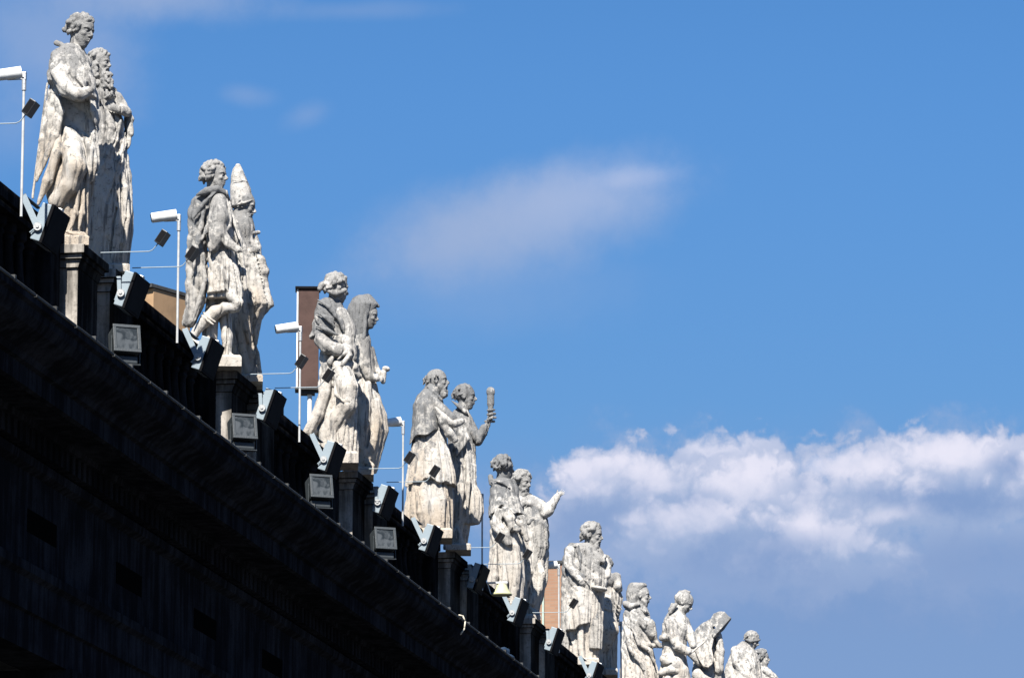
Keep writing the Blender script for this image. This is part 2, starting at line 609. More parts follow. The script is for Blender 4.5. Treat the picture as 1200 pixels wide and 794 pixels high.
        s.add(lo, hi, fn, k, op)

    def sheet(s, A, B, r=1.5, n=6, wave=1.5, k=0.02, cyc=2.5, ph=0.0):
        """cloth between two pixel polylines, made of n folds that run along them"""
        A = np.array(A, float)
        B = np.array(B, float)
        for i in range(n):
            t = i / (n - 1)
            pts = A * (1 - t) + B * t
            o = wave * math.sin(cyc * 2 * PI * t + ph)
            rr = r * (1.0 + 0.25 * math.sin(i * 2.3))
            s.tube([(p[0], p[1], p[2] + o, rr) for p in pts], k)

    def hand(s, x, y, w, ang, L=8.0, curl=0.3, spread=8.0, wt=0.0, thumb=1, flip=1, k=0.006, thumb_ang=50):
        """wrist at (x, y, w); fingers run at ang degrees in the picture; the row of knuckles lies across.
        flip=1: knuckle row spreads in the picture plane, flip=0: spreads in depth"""
        a = R(ang)
        f = np.array([math.cos(a), wt, math.sin(a)])
        f /= np.linalg.norm(f)
        up = np.array([-math.sin(a), 0, math.cos(a)])
        dp = np.array([0, 1.0, 0])
        side = up if flip else dp
        nrm = -dp if flip else up
        sc = L / s.s
        o = s.P(x, y, w)
        pc = o + f * sc * 0.26
        M = np.stack([f, side, nrm], 1)
        s.mell(pc, (sc * 0.34, sc * 0.23, sc * 0.13), M, 0.012)
        for i, ln in enumerate((0.40, 0.47, 0.44, 0.34)):
            e = (1.5 - i) / 1.5
            sp = R(spread) * e
            d1 = f * math.cos(sp) + side * math.sin(sp)
            b0 = o + f * sc * 0.42 + side * sc * 0.165 * e
            c1 = R(55) * curl
            p1 = b0 + (d1 * math.cos(c1) + nrm * -math.sin(c1)) * sc * ln * 0.55
            c2 = R(150) * curl
            p2 = p1 + (d1 * math.cos(c2) + nrm * -math.sin(c2)) * sc * ln * 0.52
            s.mtube([(b0, sc * 0.068), (p1, sc * 0.058), (p2, sc * 0.044)], k)
        ta = R(thumb_ang)
        b0 = o + f * sc * 0.12 + side * sc * 0.15 * thumb
        d1 = f * math.cos(ta) + side * thumb * math.sin(ta)
        p1 = b0 + d1 * sc * 0.24
        p2 = p1 + (d1 * 0.6 + f * 0.5) * sc * 0.2
        s.mtube([(b0, sc * 0.085), (p1, sc * 0.066), (p2, sc * 0.05)], 0.01)

    def head(s, x, y, w, r, yaw=0.0, tilt=0.0, roll=0.0, neck=None, hair='short', beard=None, hairpart='hair', hairseed=1,
             hood=False):
        """r = half the head's height in pixels; yaw: degrees turned from picture-right towards the viewer; tilt: nose down"""
        c = s.P(x, y, w)
        q = r / s.s
        s.zhead = c[2] - q * 0.95
        ya, ti = R(yaw), R(tilt)
        f = np.array([math.cos(ya) * math.cos(ti), -math.sin(ya) * math.cos(ti), -math.sin(ti)])
        l = np.array([math.sin(ya), math.cos(ya), 0.0])
        u = np.cross(f, l)
        ro = R(roll)
        l, u = l * math.cos(ro) + u * math.sin(ro), u * math.cos(ro) - l * math.sin(ro)
        M = np.stack([f, l, u], 1)

        def at(a, b, e):
            return c + (f * a + l * b + u * e) * q
        E = lambda p, rad, k=0.012, op='u', M_=M: s.mell(at(*p), np.array(rad) * q, M_, k, op)
        T = lambda pts, k=0.006, op='u': s.mtube([(at(*p[:3]), p[3] * q) for p in pts], k, op)
        E((-.08, 0, .22), (.80, .62, .76))
        E((.22, 0, -.30), (.52, .46, .66), 0.03)
        T([(.45, .0, -.80, .17), (.36, .0, -.78, .24)], 0.03)          # chin
        T([(.18, .44, -.42, .10), (.42, .14, -.80, .12)], 0.03)
        T([(.18, -.44, -.42, .10), (.42, -.14, -.80, .12)], 0.03)
        for sg in (1, -1):
            E((.66, sg * .25, .06), (.15, .17, .12), 0.012, 's')        # sockets
            E((.54, sg * .25, .05), (.14, .125, .10), 0.004)             # eyeballs
            T([(.70, sg * .10, .20, .055), (.64, sg * .30, .23, .05), (.52, sg * .44, .17, .04)], 0.012)   # brows
            E((.50, sg * .33, -.18), (.16, .15, .14), 0.02)               # cheeks
            E((-.02, sg * .62, -.02), (.15, .07, .24), 0.006)             # ears
            E((.02, sg * .68, -.02), (.07, .05, .12), 0.004, 's')
            T([(.80, sg * .07, -.22, .05), (.74, sg * .12, -.24, .045)], 0.006)
        T([(.68, 0, .14, .055), (.86, 0, -.14, .085), (.80, 0, -.22, .07)], 0.008)   # nose
        T([(.70, .13, -.42, .03), (.765, 0, -.40, .045), (.70, -.13, -.42, .03)], 0.006)
        T([(.67, .12, -.50, .035), (.74, 0, -.52, .05), (.67, -.12, -.50, .035)], 0.006)
        T([(.76, .15, -.455, .014), (.80, 0, -.455, .016), (.76, -.15, -.455, .014)], 0.004, 's')
        if neck:
            n0 = at(-.12, 0, -.55)
            n1 = s.P(*neck[:3])
            s.mtube([(n0, q * .40), (n1, neck[3] / s.s if len(neck) > 3 else q * .48)], 0.03)
        rng = random.Random(hairseed)
        back = s.cur
        if hair and hair != 'none':
            s.part(hairpart, s.layers['figure']['mat'], min(s.res, 0.016), 0.004)
            if hair == 'bald':
                cap = None
            else:
                E((-.16, 0, .30), (.82, .68, .76), 0.01)
                E((.62, 0, .05), (.55, .60, .48), 0.01, 's')
                E((.55, 0, -.45), (.60, .80, .62), 0.01, 's')
            if hair in ('curly', 'wavy', 'short', 'bald', 'long'):
                num = {'curly': 95, 'wavy': 70, 'short': 46, 'bald': 30, 'long': 80}[hair]
                amp = {'curly': .15, 'wavy': .13, 'short': .075, 'bald': .075, 'long': .12}[hair]
                i = 0
                tries = 0
                while i < num and tries < 3000:
                    tries += 1
                    th = rng.uniform(-PI, PI)
                    ph = math.asin(rng.uniform(-.55 if hair != 'long' else -1.0, 1))
                    d = (math.cos(th) * math.cos(ph), math.sin(th) * math.cos(ph), math.sin(ph))
                    if d[0] > .45 and d[2] < .52:
                        continue                                       # keep the face free
                    if d[0] > .05 and d[2] < -.05 and abs(th) < 1.5:
                        continue
                    if hair == 'bald' and (d[2] > .30 or d[0] > .35):
                        continue
                    p = (-.12 + d[0] * .82, d[1] * .70, .24 + d[2] * .78)
                    rr = amp * rng.uniform(.75, 1.25)
                    # each lock is a short bent roll
                    t1 = (rng.uniform(-.2, .1), rng.uniform(-.15, .15), rng.uniform(-.26, -.08))
                    T([(*p, rr), (p[0] + t1[0] * .6, p[1] + t1[1], p[2] + t1[2] * .6, rr * .95),
                       (p[0] + t1[0], p[1] + t1[1] * .4, p[2] + t1[2] * 1.3, rr * .6)], 0.004)
                    i += 1
            if hair == 'long':
                for i in range(14):
                    b = rng.uniform(-.55, .55)
                    T([(-.55, b, .1, .16), (-.75 + rng.uniform(-.1, .1), b * 1.1, -.4, .15), (-.62, b * 1.2, -.95, .11)], 0.006)
            s.part(back)
        if beard:
            s.part('beard', s.layers['figure']['mat'], min(s.res, 0.016), 0.004)
            ln = {'short': .45, 'long': 1.3, 'mid': .8, 'point': .6}[beard]
            for i in range({'short': 30, 'long': 70, 'mid': 46, 'point': 30}[beard]):
                b = rng.uniform(-1, 1)
                e = rng.uniform(0, 1)
                if abs(b) < .42 and e < .28:
                    continue
                w_ = (.44 if beard != 'point' else .36) * (1 - e * .55)
                p = (.44 + .2 * math.cos(b * 1.4) - e * .05, b * w_, -.42 - e * ln)
                rr = .095 * rng.uniform(.8, 1.25)
                T([(*p, rr), (p[0] + .08, p[1] + rng.uniform(-.06, .06), p[2] - .12, rr), (p[0] + rng.uniform(-.05, .1), p[1], p[2] - .24, rr * .6)], 0.006)
            T([(.78, .02, -.34, .05), (.68, .24, -.42, .06), (.58, .33, -.62, .06)], 0.006)
            T([(.78, -.02, -.34, .05), (.68, -.24, -.42, .06), (.58, -.33, -.62, .06)], 0.006)
            E((.40, 0, -.62 - ln * .35), (.24, w_ + .14, .28 + ln * .42), 0.01)
            s.part(back)
        return M, at, q

    def plinth(s, x0, x1, y, hgt=9, rot=None):
        s._pl = (x0, x1, y, hgt)

    def build(s):
        for name, L in s.layers.items():
            ops = L['ops']
            if not ops:
                continue
            h = L['res']
            lo = np.min([o[0] for o in ops if o[4] == 'u'], 0) - 0.06
            hi = np.max([o[1] for o in ops if o[4] == 'u'], 0) + 0.06
            N = np.ceil((hi - lo) / h).astype(int) + 1
            ax = [(lo[i] + np.arange(N[i]) * h).astype(np.float32) for i in range(3)]
            D = np.full(N, 0.5, np.float32)
            for (a, b, fn, k, op) in ops:
                m = k + 0.03
                i0 = np.clip(np.floor((a - m - lo) / h).astype(int), 0, N - 1)
                i1 = np.clip(np.ceil((b + m - lo) / h).astype(int) + 1, 1, N)
                if (i1 <= i0).any():
                    continue
                X = ax[0][i0[0]:i1[0], None, None]
                Y = ax[1][None, i0[1]:i1[1], None]
                Z = ax[2][None, None, i0[2]:i1[2]]
                sl = tuple(slice(i0[i], i1[i]) for i in range(3))
                d = fn(X, Y, Z)
                cur = D[sl]
                if op == 'u':
                    hh = np.clip(.5 + .5 * (d - cur) / k, 0, 1)
                    D[sl] = d + (cur - d) * hh - k * hh * (1 - hh)
                else:
                    dm = -d
                    hh = np.clip(.5 + .5 * (cur - dm) / k, 0, 1)
                    D[sl] = dm + (cur - dm) * hh + k * hh * (1 - hh)
            if L['amp']:
                X, Y, Z = ax[0][:, None, None], ax[1][None, :, None], ax[2][None, None, :]
                D = D + (L['amp'] * np.clip(0.25 + (s.zhead - Z) * 4, 0.25, 1) if name == 'figure' else L['amp']) * wob(X, Y, Z, 17.0, s.seed + 2, 6) + max(L['amp'], .003) * .8 * wob(X, Y, Z, 41.0, s.seed + 4, 5)
            if name in DRAPED:
                X, Y, Z = ax[0][:, None, None], ax[1][None, :, None], ax[2][None, None, :]
                wv = wob(X, Y, Z * 0.7, 2.0, s.seed + 1, 3)
                wz = wob(X, Y, Z, 1.2, s.seed + 5, 3)
                sl = 0.10 * math.sin(s.seed * 2.1)
                p1 = 24.0 * (X + 0.85 * Y + 0.16 * wv + Z * sl)
                p2 = 15.0 * (0.62 * X - 0.5 * Y + 0.80 * Z + 0.14 * wz)
                m1 = np.clip(0.5 + (1.75 - Z) * 1.1 + 0.9 * wz, 0, 1)
                F = (0.62 - np.abs(np.sin(p1)) ** 0.7) * m1 * np.clip(0.75 + wv, 0.2, 1) + 0.6 * (0.6 - np.abs(np.sin(p2)) ** 0.75) * (1 - m1) * np.clip(0.7 - wv, 0, 1)
                p3 = 11.5 * (X + 0.85 * Y + 0.22 * wv + Z * (sl + 0.05)) + 1.3
                gm = np.clip(0.35 + 1.6 * wob(X, Y, Z * 0.6, 2.8, s.seed + 9, 4), 0, 1)
                gr = np.clip(1 - np.abs(np.sin(p3)) / 0.17, 0, 1) * gm
                mk = np.clip((s.zhead - Z) / 0.12, 0, 1) if name == 'figure' else 1.0
                D = D + (DRAPED[name] * F + DRAPED[name] * 2.6 * gr) * mk
            if lo[2] < 0.06:
                D[:, :, ax[2] < 0.055] = 1
            D[0] = D[-1] = 1
            D[:, 0] = D[:, -1] = 1
            D[:, :, 0] = D[:, :, -1] = 1
            v, qd = surface_nets(D.astype(np.float32), lo, h)
            me = bpy.data.meshes.new(name)
            me.vertices.add(len(v))
            me.vertices.foreach_set('co', v.astype(np.float32).ravel())
            me.loops.add(len(qd) * 4)
            me.loops.foreach_set('vertex_index', qd.astype(np.int32).ravel())
            me.polygons.add(len(qd))
            me.polygons.foreach_set('loop_start', np.arange(0, len(qd) * 4, 4, dtype=np.int32))
            me.polygons.foreach_set('loop_total', np.full(len(qd), 4, np.int32))
            me.polygons.foreach_set('use_smooth', np.ones(len(qd), bool))
            me.update(calc_edges=True)
            mt = L['mat'] if L['mat'] is not None else STONE[s.mat]
            mesh_obj(name, me, mt, s.root)
        if hasattr(s, '_pl'):
            x0, x1, y, hg = s._pl
            p0, p1 = s.P(x0, y, -20), s.P(x1, y, -20)
            ztop = hg / s.s
            bm = bmesh.new()
            a, b = p0[0], p1[0]
            vs_ = []
            D_ = 0.42
            for zz, ins in ((0.002, 0), (ztop * .8, 0), (ztop, .03)):
                vs_.append([bm.verts.new((x, y_, zz)) for x, y_ in ((a + ins, -D_ + ins), (b - ins, -D_ + ins), (b - ins, D_ - ins), (a + ins, D_ - ins))])
            for lo_, hi_ in zip(vs_[:-1], vs_[1:]):
                for i in range(4):
                    bm.faces.new((lo_[i], lo_[(i + 1) % 4], hi_[(i + 1) % 4], hi_[i]))
            bm.faces.new(vs_[-1])
            bm.faces.new(vs_[0][::-1])
            me = bpy.data.meshes.new('plinth')
            bm.to_mesh(me)
            bm.free()
            mesh_obj('plinth', me, STONE[s.mat], s.root)


#STATUES
# ------------------------------------------------------------------ the statues
def statue_1():
    S = Statue(88, 287, 'tall beardless statue with wavy hair and a full cloak, nearest the left edge', res=0.012, mat=0, seed=1)
    S.part('figure')
    # body and robe
    S.robe([(282, 72, 102), (262, 70, 102), (240, 60, 104), (222, 54, 106), (200, 58, 108, .6), (165, 68, 108, .45), (145, 70, 106, .3), (115, 70, 106, .3), (100, 70, 106, .4), (75, 70, 104), (64, 78, 98)], w=4, n=9, amp=.13, dep=.62)
    S.tube([(82, 158, 0, 9), (85, 178, -10, 13), (88, 196, -18, 13), (80, 218, -14, 11), (66, 236, -8, 9)], .05)
    S.tube([(70, 150, -4, 5), (66, 180, -14, 6), (56, 212, -12, 6), (46, 236, -8, 5)], .02)
    S.tube([(78, 150, -20, 2.0), (70, 190, -24, 2.2), (56, 226, -14, 2.0)], .012, 's')
    S.tube([(66, 206, -32, 1.3), (73, 202, -35, 1.6), (80, 199, -34, 1.0)], .01, 's')
    S.tube([(98, 158, -5, 4), (106, 175, -10, 4.5), (104, 200, -10, 4), (101, 214, -8, 3)], .02)
    S.tube([(108, 160, -10, 3), (112, 190, -8, 3.2), (108, 208, -6, 2.5)], .02)
    S.tube([(90, 150, -18, 1.6), (98, 175, -18, 1.6), (96, 205, -12, 1.6)], .01, 's')
    S.tube([(92, 225, -14, 4), (88, 250, -14, 3.5), (82, 268, -16, 4)], .02)
    S.tube([(98, 225, -12, 3), (96, 250, -12, 3), (92, 268, -14, 3)], .02)
    S.tube([(80, 272, -16, 5), (96, 276, -20, 4.5), (103, 278, -22, 3.5)], .02)
    S.robe([(212, 94, 108, .6), (190, 98, 115, .6), (150, 100, 114, .6), (112, 99, 113, .7)], w=-2, n=7, amp=.16)
    # shoulders, chest and bent arm wrapped in the cloak
    S.ell(84, 76, 0, 23, 19, 17, 0, .06)
    M, at, q = S.head(95, 37, -4, 20.5, yaw=38, tilt=14, roll=-6, neck=(90, 62, 0, 9.5), hair='wavy', hairseed=3)
    S.part('cloak', None, .013, .008)
    S.robe([(119, 63, 112), (100, 58, 112), (84, 57.5, 109), (70, 59, 103), (60, 64, 99), (53, 74, 95)], w=-4, n=6, amp=.10, q=2.2, dep=1.0,
           hem=[(55, 95), (62, 99), (70, 108), (80, 116), (90, 120), (100, 119), (108, 116)], topamp=.6)
    S.tube([(66, 66, -14, 7), (68, 86, -24, 9), (78, 104, -32, 9), (91, 111, -35, 8), (104, 107, -32, 5.5)], .03)
    S.tube([(78, 60, -16, 3), (90, 70, -24, 3), (100, 86, -26, 3), (108, 104, -22, 3)], .015)
    S.tube([(72, 60, -14, 2.5), (82, 76, -26, 2.5), (92, 92, -31, 3), (100, 104, -33, 3)], .012)
    S.tube([(70, 54, -6, 3.4), (66, 50, -2, 3.0), (78, 56, -12, 3), (90, 62, -14, 2.6), (98, 68, -12, 2.4)], .012)
    S.sheet([(60, 98, 4), (55, 130, 6), (49, 165, 6), (42, 205, 4)], [(66, 102, -12), (72, 130, -12), (66, 160, -10), (46, 206, -4)], r=3.2, n=5, wave=1.6, k=.02)
    S.sheet([(104, 112, -14), (109, 130, -14), (113, 150, -8)], [(113, 104, -2), (114, 130, -2), (115, 150, 0)], r=3, n=4, wave=1.2)
    S.part('figure')
    S.hand(103, 108, -32, 20, 9, curl=.6, wt=.4, thumb=1)
    S.part('staff', None, .012, .0)
    S.tube([(55.5, 98, 16, 1.5), (38.5, 228, 16, 1.5), (38.3, 232, 16, 1.5)], .005)
    S.plinth(62, 104, 287, 12)
    S.build()


def statue_2():
    S = Statue(136, 318, 'long-bearded statue holding a hand to its chest, behind the tallest statue at left', res=0.012, mat=2, seed=2)
    S.robe([(314, 98, 147), (296, 97, 149), (268, 97, 153), (246, 98, 153.5), (220, 99, 152), (200, 101, 151), (177, 106, 147), (150, 108, 144), (120, 106, 140), (104, 106, 134)],
           w=0, n=9, amp=.15, dep=.75, q=.5, ph=.6)
    S.tube([(131, 160, -16, 3.5), (128, 200, -17, 4), (127, 240, -18, 4.5), (129, 275, -17, 5), (133, 300, -14, 4)], .02)
    S.tube([(141, 190, -14, 3), (146, 220, -15, 4), (148, 255, -13, 4.5), (144, 285, -12, 4), (142, 306, -9, 3)], .02)
    S.tube([(137, 200, -20, 1.8), (138, 240, -20, 2), (132, 275, -20, 1.8), (130, 300, -17, 1.6)], .01, 's')
    S.tube([(146, 230, -20, 1.2), (146, 262, -18, 1.4), (139, 292, -16, 1.3)], .01, 's')
    S.tube([(120, 160, -14, 3), (116, 200, -14, 3), (112, 250, -14, 4)], .02)
    S.tube([(142, 140, -14, 3), (134, 165, -18, 4), (122, 195, -18, 4), (112, 222, -14, 3)], .02)
    S.tube([(146, 160, -12, 3), (140, 190, -17, 4), (130, 222, -19, 4), (120, 256, -16, 3)], .02)
    S.tube([(140, 152, -19, 1.4), (131, 176, -23, 1.8), (119, 205, -21, 1.5)], .01, 's')
    S.tube([(144, 180, -18, 1.4), (137, 206, -22, 1.8), (126, 238, -21, 1.5)], .01, 's')
    S.ell(121, 113, 0, 16, 15, 14, 0, .05)
    S.tube([(137, 114, -6, 6), (148, 131, -8, 6), (140, 129, -16, 5), (133, 126, -19, 4.2)], .03)
    S.hand(137, 128, -20, 170, 14, curl=.15, spread=9, thumb=-1, thumb_ang=60)
    S.head(117, 74, 0, 16, yaw=22, tilt=8, neck=(116, 98, 0, 8), hair='wavy', beard='long', hairseed=8)
    S.part('beard')
    rg = random.Random(4)
    for i in range(46):
        yy = rg.uniform(84, 112)
        xx = 124 + (yy - 84) * .12 + rg.uniform(-5, 6)
        ww = -13 - (yy - 84) * .16 + rg.uniform(-2, 3)
        S.tube([(xx, yy, ww, 1.7), (xx + rg.uniform(-2, 2), yy + 2.5, ww - 1, 1.9), (xx + rg.uniform(-2, 2), yy + 5, ww, 1.3)], .005)
    S.ell(123, 98, -8, 7, 13, 7, -8, .01)
    for i in range(26):
        yy = rg.uniform(70, 96)
        xx = 107 + rg.uniform(-3, 5) + (yy - 70) * .15
        S.tube([(xx, yy, -9, 1.9), (xx + rg.uniform(-2, 2), yy + 3, -11, 2.0), (xx + rg.uniform(-1, 3), yy + 5, -9, 1.3)], .005)
    S.part('cloak', None, .013, .008)
    S.sheet([(148, 122, -4), (154, 140, -4), (153.5, 158, -2), (149, 177, 0)], [(144, 118, 8), (149, 140, 10), (148, 160, 9), (145, 176, 8)], r=2.6, n=4, wave=1)
    S.sheet([(112, 122, -14), (117, 150, -15), (113, 180, -13), (104, 215, -10)], [(128, 132, -17), (133, 150, -16), (126, 180, -15), (118, 214, -13)], r=3.2, n=5, wave=1.5)
    S.tube([(106, 96, -10, 5), (112, 110, -15, 4.5), (120, 122, -17, 4)], .02)
    S.plinth(110, 152, 318, 10)
    S.build()


def statue_3():
    S = Statue(254, 429, 'curly-haired young statue in a short tunic with one bare leg bent back', res=0.012, mat=2, seed=3)
    S.robe([(350, 243, 272), (342, 244, 274), (325, 245, 275), (300, 245, 275), (270, 241, 272), (245, 240, 270), (230, 243, 262)], w=0, n=8, amp=.10, dep=.75)
    # skirt of the tunic: two tiers
    S.robe([(344, 244, 272), (330, 244, 273), (312, 246, 273), (296, 248, 272)], w=-4, n=16, amp=.12, dep=.9, q=0, hem=[(243, 345), (253, 347), (262, 342), (272, 343)])
    S.robe([(349, 268, 285), (335, 268, 284), (320, 264, 280), (305, 262, 276)], w=-6, n=14, amp=.12, dep=.9, q=0)
    S.tube([(272, 346, -8, 7.5), (279, 355, -10, 6.4), (276, 360, -8, 6.2), (262, 361, -3, 6.6), (252, 366, 0, 8), (240, 376, 2, 7), (230, 388, 4, 5.2), (224, 398, 4, 5)], .015)
    S.tube([(238, 366, -3, 1.2), (246, 373, -7, 1.4), (252, 377, -8, 1.2)], .006)
    S.tube([(236, 369, -3, 1.2), (244, 376, -7, 1.4), (250, 380, -8, 1.2)], .006)
    S.tube([(224, 398, 3, 4.5), (232, 404, -3, 4.5), (238, 406, -6, 3.4)], .015)
    S.tube([(262, 345, 12, 8), (264, 375, 12, 7), (266, 395, 12, 6.6), (266, 415, 12, 5), (272, 420, 6, 4.5)], .02)
    S.tube([(250, 350, 14, 8), (246, 390, 16, 9), (244, 424, 16, 10)], .03)
    # near arm in its sleeve, bare forearm reaching right
    S.tube([(256, 236, -10, 10), (257, 256, -15, 11), (255, 274, -17, 10), (251, 288, -17, 6.5)], .03)
    S.tube([(248, 232, -10, 2.4), (246, 260, -20, 2.4), (247, 290, -20, 2.2)], .012)
    S.tube([(266, 235, -8, 3), (269, 250, -12, 3), (268, 266, -14, 3), (258, 276, -22, 3), (253, 288, -22, 2.5)], .012)
    S.part('figure')
    S.tube([(261, 276, -18, 6.2), (268, 285, -20, 5.4), (279, 293, -21, 4)], .012)
    S.hand(278, 292.5, -21, -10, 13, curl=.22, spread=9, thumb=1, thumb_ang=35)
    S.tube([(262, 235, 4, 5), (274, 262, 4, 5), (280, 284, 3, 4), (284, 318, 2, 4), (287, 338, 2, 3)], .03)
    S.tube([(267, 232, -3, 2.6), (273, 256, -5, 2.6), (280, 278, -7, 2.4)], .012)
    S.head(252, 206.5, -2, 17.5, yaw=18, tilt=4, neck=(250, 232, 0, 8.5), hair='curly', hairseed=5)
    S.part('cloak', CLOAKSTONE, .013, .008)
    S.robe([(384, 215, 226), (377, 214, 232), (358, 218, 240), (327, 218, 243), (295, 219, 243), (272, 221, 244), (250, 221, 247), (235, 225, 251), (226, 232, 254)],
           w=6, n=7, amp=.13, dep=.9, q=.9, topamp=.5, hem=[(210, 379), (218, 382), (226, 383), (232, 372), (240, 356)])
    S.tube([(232, 228, -8, 5), (242, 224, -14, 4.6), (254, 221, -16, 4), (264, 226, -10, 3.6), (268, 234, -4, 3.2)], .015)
    S.tube([(256, 223, -16, 2.6), (246, 230, -18, 2.6), (236, 242, -14, 2.6), (228, 254, -10, 2.2)], .012)
    S.tube([(240, 240, -12, 3), (236, 262, -12, 3.2), (230, 290, -12, 3), (226, 320, -12, 3)], .015)
    S.tube([(246, 252, -10, 2.4), (241, 272, -13, 2.8), (231, 288, -14, 2.4)], .012)
    S.tube([(239, 300, -12, 2.6), (240, 330, -14, 3), (234, 352, -12, 3), (226, 374, -10, 2.4)], .012)
    S.tube([(234, 236, -14, 1.4), (243, 229, -19, 1.6), (250, 226, -20, 1.2)], .01, 's')
    S.plinth(226, 283, 429, 14)
    S.build()


def statue_4():
    S = Statue(297, 447, 'bearded bishop statue in a tall pointed mitre, behind the curly-haired statue', res=0.014, mat=0, seed=4)
    S.robe([(446, 272, 304), (437, 268, 303), (410, 266, 298), (380, 268, 304), (350, 272, 312), (325, 272, 312), (300, 272, 303), (275, 270, 297), (255, 271, 295), (242, 275, 289)], w=0, n=9, amp=.15, ph=1, dep=.8)
    S.tube([(296, 395, -8, 3.5), (300, 415, -7, 4), (303, 436, -6, 4), (304, 445, -8, 4.5)], .02)
    S.ell(283, 268, 0, 15, 18, 14, 0, .05)
    S.head(286, 242, 0, 17, yaw=8, tilt=16, neck=(281, 262, 2, 8), hair='short', beard='mid', hairseed=2)
    S.part('mitre', CLEANSTONE, .016, .004)
    S.robe([(243, 271, 296, .9), (233, 270, 296, .85), (220, 270, 293.5, .75), (206, 270.5, 287.5, .6), (198, 273, 284.5, .5), (193, 276, 282, .4), (191.5, 277.5, 280.5, .4)], w=0, n=2, amp=.02, dep=.8)
    S.tube([(277, 240, -12, 1.8), (288, 237, -13, 1.8), (296, 234, -8, 1.8)], .008)
    S.tube([(271, 212, -8, .9), (282, 211, -9, .9), (289, 212, -5, .9)], .006)
    S.tube([(272, 236, 6, 3), (269, 250, 6, 2.6), (268, 268, 6, 2.4)], .01)
    S.part('cloak', None, .018, .008)
    S.robe([(402, 279, 298), (380, 277, 303), (368, 277, 309), (358, 278, 319), (338, 279, 314), (320, 278, 312), (300, 277, 305), (284, 276, 299)], w=-5, n=9, amp=.15, dep=.85, ph=.4,
           hem=[(276, 366), (281, 396), (290, 404), (297, 402), (304, 378), (312, 368), (320, 361)])
    S.tube([(284, 330, -18, 3), (286, 355, -20, 3.6), (289, 385, -18, 3.2), (292, 400, -14, 3)], .015)
    S.tube([(298, 330, -16, 3), (300, 350, -18, 3.4), (303, 366, -14, 3)], .015)
    S.tube([(268, 246, -2, 5), (276, 268, -12, 5.5), (283, 290, -16, 6), (288, 310, -16, 5)], .02)
    S.tube([(296, 300, -8, 6), (304, 306, -12, 7), (309, 318, -12, 6.5), (310, 326, -10, 4)], .02)
    S.part('figure')
    S.tube([(290, 296, -12, 5), (300, 292, -14, 4)], .015)
    S.hand(299, 293, -12, 15, 9, curl=.6, thumb=1)
    S.part('book', None, .016, .006)
    S.tube([(299.5, 274, -2, 4.3), (302, 290, -2, 4.6), (305, 298, -2, 4.2)], .01)
    S.tube([(297, 273, -6, 2.2), (303, 272, 0, 2.4)], .008)
    S.plinth(274, 308, 447, 9)
    S.build()


def statue_5():
    S = Statue(395, 542, 'statue with tied-back hair turned away, a book under its arm', res=0.014, mat=2, seed=5)
    S.robe([(540, 374, 418), (510, 372, 418), (480, 373, 417), (455, 374, 415), (430, 376, 412), (405, 376, 412), (380, 373, 410), (365, 376, 404)], w=2, n=9, amp=.12, dep=.78)
    S.tube([(400, 432, -12, 12), (407, 455, -18, 12.5), (407, 474, -18, 11), (397, 490, -12, 9.5), (384, 508, -6, 7.5)], .05)
    S.tube([(383, 430, -12, 6), (381, 460, -14, 7), (373, 484, -12, 7), (361, 506, -8, 6)], .02)
    S.tube([(388, 440, -20, 2), (387, 466, -22, 2), (378, 492, -16, 1.8)], .01, 's')
    S.tube([(394, 476, -29, 1.1), (402, 471, -31, 1.4), (410, 471, -29, 1)], .008, 's')
    S.tube([(392, 448, -24, 2), (394, 462, -28, 2.4), (402, 470, -30, 2)], .012)
    S.tube([(368, 505, -4, 5), (360, 510, -6, 4), (356, 514, -8, 3)], .02)
    S.ell(391, 378, 0, 18, 20, 15, 0, .05)
    S.tube([(400, 368, -6, 8), (410, 385, -10, 7.5), (408, 400, -12, 8), (412, 418, -10, 7)], .03)
    S.hand(410, 386, -14, 70, 9, curl=.4, thumb=1)
    S.tube([(376, 398, -12, 8), (384, 406, -17, 8.5), (396, 410, -20, 7.5), (408, 410, -18, 6)], .03)
    S.tube([(404, 424, -12, 5), (414, 430, -12, 5.5), (420, 440, -6, 4)], .02)
    S.tube([(392, 414, -20, 3), (386, 425, -18, 3.4), (389, 424, -16, 4)], .015)
    S.head(395, 338, 0, 17.5, yaw=-32, tilt=8, neck=(391, 362, 0, 8), hair='wavy', hairseed=4)
    S.part('hair')
    S.tube([(384, 331, -8, 4), (377, 334, -6, 4), (375, 338, -6, 3.4)], .006)
    S.tube([(382, 339, -8, 3), (393, 344, -14, 3.2), (404, 340, -10, 3)], .006)
    S.part('cloak', CLOAKSTONE, .018, .008)
    S.robe([(398, 364, 398), (388, 366, 402), (376, 367.5, 406), (364, 369, 404), (354, 373, 400), (349, 379, 396)], w=0, n=6, amp=.09, q=3.2, topamp=.7,
           hem=[(362, 396), (374, 395), (386, 394), (397, 396), (399, 380)])
    S.tube([(371, 366, -14, 2.6), (382, 372, -20, 2.8), (395, 386, -20, 2.8)], .012)
    S.tube([(370, 382, -14, 2.4), (382, 386, -19, 2.6), (396, 392, -20, 2.6)], .012)
    S.tube([(372, 374, -18, 1.5), (384, 379, -23, 1.6), (394, 388, -24, 1.5)], .01, 's')
    S.tube([(374, 352, -12, 3), (386, 360, -18, 3), (400, 376, -18, 3), (404, 392, -16, 3)], .012)
    S.part('book', None, .016, .003)
    S.tube([(397, 420, -22, 3), (408, 410, -24, 3), (410, 416, -24, 3), (400, 428, -22, 3), (390, 432, -20, 2)], .01)
    S.plinth(372, 420, 542, 14)
    S.build()


